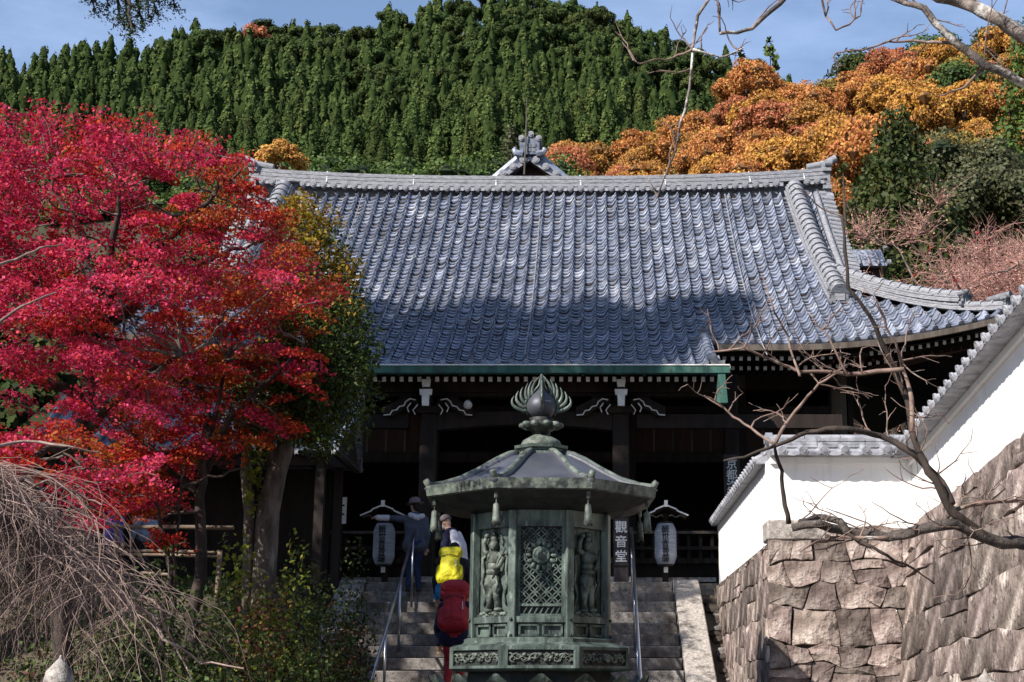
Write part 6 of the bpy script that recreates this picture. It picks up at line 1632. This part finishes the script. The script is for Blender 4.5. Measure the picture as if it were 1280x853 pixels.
# ---- pink bare cherry
def pink_cherry(label, px, py, Y, R, seed, nt, red):
    rnd = random.Random(seed); tp = at(px, py, Y); gz = float(ground(tp.x, Y)); H = tp.z - gz; t = thing('pink_cherry', label, 'tree', (tp.x, Y, gz), 0, 'bare pinkish cherries beyond the right eaves')
    mb = MB(); tw = MB(); nodes = []
    mb.tube([(0, 0, -.4), (.1, 0, H * .35), (0, .1, H * .5)], [.28, .22, .18], 8)
    for i in range(13):
        a = rnd.uniform(0, 6.28); e = Vector((R * rnd.uniform(.5, .95) * math.cos(a), R * rnd.uniform(.5, .95) * math.sin(a), H * rnd.uniform(.72, .95))); P = wander((0, .05, H * rnd.uniform(.36, .5)), e, 6, .06, rnd)
        mb.tube(P, [.14, .12, .10, .075, .055, .04, .025], 6, False); nodes += P[2:]
    for i in range(46):
        p = rnd.choice(nodes[:70]); e = p + Vector((rnd.gauss(0, .9), rnd.gauss(0, .9), rnd.gauss(.5, .5))); P = wander(p, e, 5, .08, rnd); mb.tube(P, [.04, .035, .03, .024, .018, .012], 4, False); nodes += P[1:]
    obj('trunk', mb, M['bark'], t, True, fix=False)
    for i in range(nt):
        p = rnd.choice(nodes); d = Vector((rnd.gauss(0, .8), rnd.gauss(0, .8), rnd.gauss(.45, .5))).normalized(); L = rnd.uniform(.4, 1.15); e = p + d * L
        Q = wander(p, e, 3, .14, rnd); tw.tube(Q, [.013, .010, .008, .005], 3, False)
        for j in range(4):
            q = Q[rnd.randrange(1, 4)]; d2 = (d + Vector((rnd.gauss(0, .6), rnd.gauss(0, .6), rnd.gauss(.2, .4)))).normalized(); tw.tube([q, q + d2 * rnd.uniform(.15, .5)], [.006, .003], 3, False); 
    tag(obj('twigs', tw, M['pinktwig'], t, True, fix=False), kind='stuff')
    rg = np.random.default_rng(seed); C = np.concatenate([ball_pts(10, rg) * .8 + np.array(nodes[rnd.randrange(len(nodes))]) for _ in range(red)]); link('leaves', leafmesh('leaves', C, .13, M['maple_scarlet'], .3), t)
    C = np.concatenate([ball_pts(28, rg) * .7 + np.array(nodes[rnd.randrange(len(nodes))]) + np.array([0, 0, .25]) for _ in range(nt // 6)]); link('buds', leafmesh('buds', C, .07, M['pinktwig'], .2), t)
M['pinktwig'] = mat('pink_twig', (.34, .17, .14), (.46, .27, .22), 1.0, .8, island=.3)
pink_cherry('wide leafless cherry with a haze of pink twigs behind the roof corner', 1240, 256, 43, 3.8, 401, 2300, 34)
pink_cherry('lower leafless cherry with pink twigs just past the gable', 1130, 345, 41, 2.5, 402, 1500, 10)
pink_cherry('leafless pink cherry half hidden past the plaster wall', 1320, 255, 45, 3.4, 403, 1500, 22)
# ---- small storehouse roof glimpsed right of the gable
sr = thing('storehouse', 'small grey tiled roof end glimpsed right of the main gable', 'building', (at(1078, 330, 46).x, 46, float(ground(at(1078, 330, 46).x, 46))))
z0 = at(1078, 342, 46).z - sr.location.z; z1 = at(1078, 319, 46).z - sr.location.z
obj('wall', MB().bbox((-1.6, -.6, -.3), (.45, 1.4, z0)), M['wood'], sr)
obj('roof', MB().prism([(-1.9, 0), (.62, 0), (.55, z1 - z0), (-1.7, z1 - z0)], -.9, .4, lambda a, b, d: (a, d + b * .6, z0 + b)), M['tile'], sr)
for k in range(8): obj('roll_tile', MB().tube([(-1.8 + .31 * k, -.95, z0 + .05), (-1.7 + .29 * k, -.4, z1 + .03)], .05, 6), M['ridge'], sr, True)
obj('ridge', MB().bbox((-1.8, -.1, z1 - .02), (.62, .35, z1 + .16)), M['ridge'], sr); obj('end_disc', MB().tube([(.62, -.95, z0 + .1), (.74, -.95, z0 + .1)], .1, 10).tube([(.66, -.3, z1 + .15), (.78, -.3, z1 + .18)], .08, 10), M['ridge'], sr)
# ================================================================ porch roof left of the stairs
pr = thing('side_porch', 'small porch with blue grey tiled roof left of the stairs behind the trees', 'porch', (0, 0, 0))
pA, pB = at(40, 555, 22.2), at(426, 556, 22.2); ze = pA.z; zr_ = at(300, 508, 23.3).z
obj('roof_deck', MB().add([(pA.x, 22.2, ze), (pB.x, 22.2, ze), (pB.x + .12, 23.3, zr_), (pA.x, 23.3, zr_), (pB.x, 24.4, ze), (pA.x, 24.4, ze), (pA.x, 22.2, ze - .1), (pB.x, 22.2, ze - .1), (pB.x, 24.4, ze - .1), (pA.x, 24.4, ze - .1)], [(0, 1, 2, 3), (3, 2, 4, 5), (6, 9, 8, 7), (0, 6, 7, 1), (4, 8, 9, 5), (0, 3, 5, 9, 6)]), M['tile_obj'], pr)
obj('gable_board', MB().prism([(22.25, ze - .08), (23.3, zr_ - .03), (24.35, ze - .08)], pB.x - .12, pB.x - .06, lambda a, b, d: (d, a, b)), M['wood'], pr)
n = 19
for i in range(n + 1):
    f = i / n; x = pA.x + (pB.x - pA.x) * f
    obj('roll_tile', MB().tube([(x, 22.14, ze + .05), (x + .05, 22.7, (ze + zr_) / 2 + .02), (x + .1 * f, 23.3, zr_ + .05)], .065, 8), M['tile_obj'], pr, True)
obj('ridge', MB().bbox((pA.x, 23.15, zr_), (pB.x + .15, 23.45, zr_ + .25)), M['ridge_dark'], pr)
for x in (pA.x + .25, pB.x - .35):
    for y in (22.5, 24.1): obj('post', MB().bbox((x - .07, y - .07, PLAT - .6), (x + .07, y + .07, ze - .08)), M['wood'], pr)
for i in range(9): x = pA.x + .1 + (pB.x - pA.x - .2) * i / 8; obj('rafter', MB().bbox((x - .03, 22.16, ze - .17), (x + .03, 24.3, ze - .1)), M['wood'], pr)
for i in range(9): x = pA.x + .1 + (pB.x - pA.x - .2) * i / 8; obj('rafter_end', MB().bbox((x - .03, 22.145, ze - .168), (x + .03, 22.158, ze - .102)), M['white'], pr)
obj('beam', MB().bbox((pA.x + .1, 22.45, ze - .3), (pB.x - .2, 22.58, ze - .17)), M['wood'], pr)
obj('back_wall', MB().bbox((pA.x, 24.25, PLAT - .7), (pB.x - .5, 24.33, ze - .1)), M['wood'], pr)
obj('side_wall', MB().bbox((pA.x - .1, 22.6, PLAT - .7), (pA.x - .02, 24.33, ze - .1)), M['wood'], pr)
# notice sheet, lattice, lamp, chain in the shade of the hall
a = at(427, 638, 24.5); nb = thing('notice_board', 'white notice sheet with dark writing left of the stair head', 'notice', (a.x, 24.5, PLAT))
obj('sheet', MB().bbox((-.085, -.012, a.z - PLAT - .23), (.085, .0, a.z - PLAT + .22)), M['paper'], nb)
for i in range(5): obj('writing', MB().bbox((-.05 + .05 * (i % 2), -.016, a.z - PLAT + .14 - .075 * i), (-.01 + .06 * (i % 2), -.0125, a.z - PLAT + .17 - .075 * i)), M['ink'], nb)
obj('stake', MB().bbox((-.03, .001, -.02), (.03, .04, a.z - PLAT + .1)), M['wood'], nb)
a = at(387, 632, 25.0); lt = thing('lattice_screen', 'dark timber screen with pale lattice bars left of the notice sheet', 'screen', (a.x, 25.0, PLAT))
zc_ = a.z - PLAT
obj('backing', MB().bbox((-.22, .02, -.02), (.22, .05, zc_ + .32)), M['wood'], lt)
for i in range(5): obj('bar', MB().bbox((-.19 + .09 * i, 0, zc_ - .3), (-.17 + .09 * i, .018, zc_ + .28)), M['greywood'], lt)
for z in (-.3, 0, .28): obj('bar', MB().bbox((-.2, -.006, zc_ + z), (.2, .012, zc_ + z + .02)), M['greywood'], lt)
a = at(585, 507, 24.5); fl = thing('flood_lamp', 'small round silver flood lamp under the canopy beam', 'lamp', (a.x, 24.5, a.z))
obj('reflector', MB().lathe([(.02, .12), (.055, .10), (.075, .02), (.078, .0), (.06, .015), (.001, .03)], 16, axis=Matrix.Rotation(PI / 2 - .3, 3, 'X') @ Matrix.Rotation(PI, 3, 'X') @ Matrix.Rotation(PI, 3, 'X')), mat('lamp_silver', (.55, .55, .55), rough=.4), fl, True); obj('bracket', MB().tube([(0, .08, .02), (0, .3, .12), (0, .36, .3)], .012, 6), M['ink'], fl)
a = at(452, 545, 24.3); chn = thing('rain_chain', 'thin metal rain chain with a round weight hanging from the canopy', 'chain', (a.x, 24.3, 0))
zt2, zb2 = ZE - .2, at(452, 585, 24.3).z
for i in range(26): z = zt2 + (zb2 - zt2) * i / 26; obj('link', MB().lathe([(.010, z - .022), (.016, z), (.010, z + .022)], 6), M['greywood'], chn)
obj('weight', MB().ball((0, 0, zb2 - .04), .055, 10, 8), M['greywood'], chn, True)
# ================================================================ tall cedars outside the left edge (they shade the lower roof)
M['shade_cedar'] = M['cedar']
def big_cedar(label, x, y, zlow, ztop, R, seed, n=260, per=60, leaf=.20):
    gz = float(ground(x, y)); t = thing('garden_cedar', label, 'tree', (x, y, gz), 0, 'tall cedars beside the garden'); H = ztop - gz
    rng = np.random.default_rng(seed); C, Nn = [], []
    for i in range(n):
        h = rng.uniform(0, 1); z = zlow - gz + (ztop - zlow) * h; r = R * (1 - h ** 2.5) ** .7 * rng.uniform(.35, 1.0); a = rng.uniform(0, 6.28)
        c = np.array([r * math.cos(a), r * math.sin(a), z]); C.append(ball_pts(per, rng) * np.array([.55, .55, .42]) + c)
    V, Fq = leaves(np.concatenate(C), leaf, .35, rng, .5); link('crown', npmesh('crown', V, Fq, M['cedar']), t)
    obj('trunk', MB().tube([(0, 0, -.3), (0, 0, H * .5), (0, 0, H * .97)], [.32, .24, .04], 10), M['barkdark'], t, True); return t
cA = big_cedar('tall cedar whose drooping bough hangs at the top left', -8.3, 17.0, 12.3, 20.5, 1.9, 501)
big_cedar('tall cedar outside the left edge of the view, second from the stairs', -11.2, 16.5, 6, 20.8, 2.0, 502)
big_cedar('tall cedar outside the left edge of the view, third from the stairs', -13.7, 16.2, 6, 21.1, 2.0, 503)
big_cedar('tall cedar outside the left edge of the view, farthest from the stairs', -16.3, 15.7, 6, 21.4, 2.1, 504)
# its bough: drooping sprays of flat needles
rnd = random.Random(9); rng = np.random.default_rng(9); B = Vector(cA.location); mb = MB(); C = []
st_ = Vector((-8.3, 17, 11.2)); 
for (ex, ey) in ((118, 12), (150, 22), (166, 40), (195, 14), (218, 6), (178, 28), (135, 6), (208, -2), (160, 30), (186, 20)):
    e = at(ex, ey, 17 + rnd.uniform(-.4, .4)); P = wander(st_, at(ex - 10, ey - 60, 17), 4, .03, rnd)[:-1] + wander(at(ex - 10, ey - 60, 17), e, 5, .05, rnd)
    mb.tube([p - B for p in P], [.05 - .0045 * i for i in range(len(P))], 5, False)
    for p in P[4:]:
        for q in range(9):
            d = Vector((rnd.gauss(0, .8), rnd.gauss(0, .6), rnd.gauss(-.6, .35))).normalized(); L = rnd.uniform(.08, .26)
            for j in range(14): C.append(np.array(p + d * L * j / 13) + rng.normal(size=3) * .012)
obj('bough', mb, M['barkdark'], cA, True, fix=False)
C = np.array(C) - np.array(B); V, Fq = leaves(C, .042, .2, rng, .4); link('bough_sprays', npmesh('bough_sprays', V, Fq, M['cedar']), cA)
# ================================================================ unseen cedars added behind and right of the viewer to cut sky light
for i, (x, y, zt2, R_) in enumerate(((9.5, 9.0, 17, 2.6), (10.5, 14.5, 18, 2.8), (11.5, 20.5, 19, 2.8), (8.0, 2.0, 16, 2.6), (7.0, -5.0, 17, 2.8), (1.5, -10, 17, 3.0), (-4.5, -11, 16, 3.0), (5.0, -14, 18, 3.2))):
    big_cedar('unseen cedar added to dim the court %s' % ('on the terrace right of the plaster wall' if i < 4 else 'opposite the stairs'), x, y, float(ground(x, y)) + 2.5, zt2, R_, 520 + i, 240, 26, .34)
# ================================================================ ground cover on the bank
rng = np.random.default_rng(66); n = 26000
X = rng.uniform(-9.5, X0 - HW - .45, n); Y = rng.uniform(13.2, 23.5, n); Z = ground(X, Y) + rng.uniform(.0, .22, n) ** 1.3
C = np.stack([X, Y, Z], 1); mi = (rng.uniform(size=n) < .2).astype(int)
V, Fq = leaves(C, .075, .45, rng, .6); o = link('ground_cover', npmesh('ground_cover', V, Fq, [M['shrub'], M['shrub_brown']], mi)); tag(o, 'dark leafy ground cover on the garden bank', 'ground cover', kind='stuff')
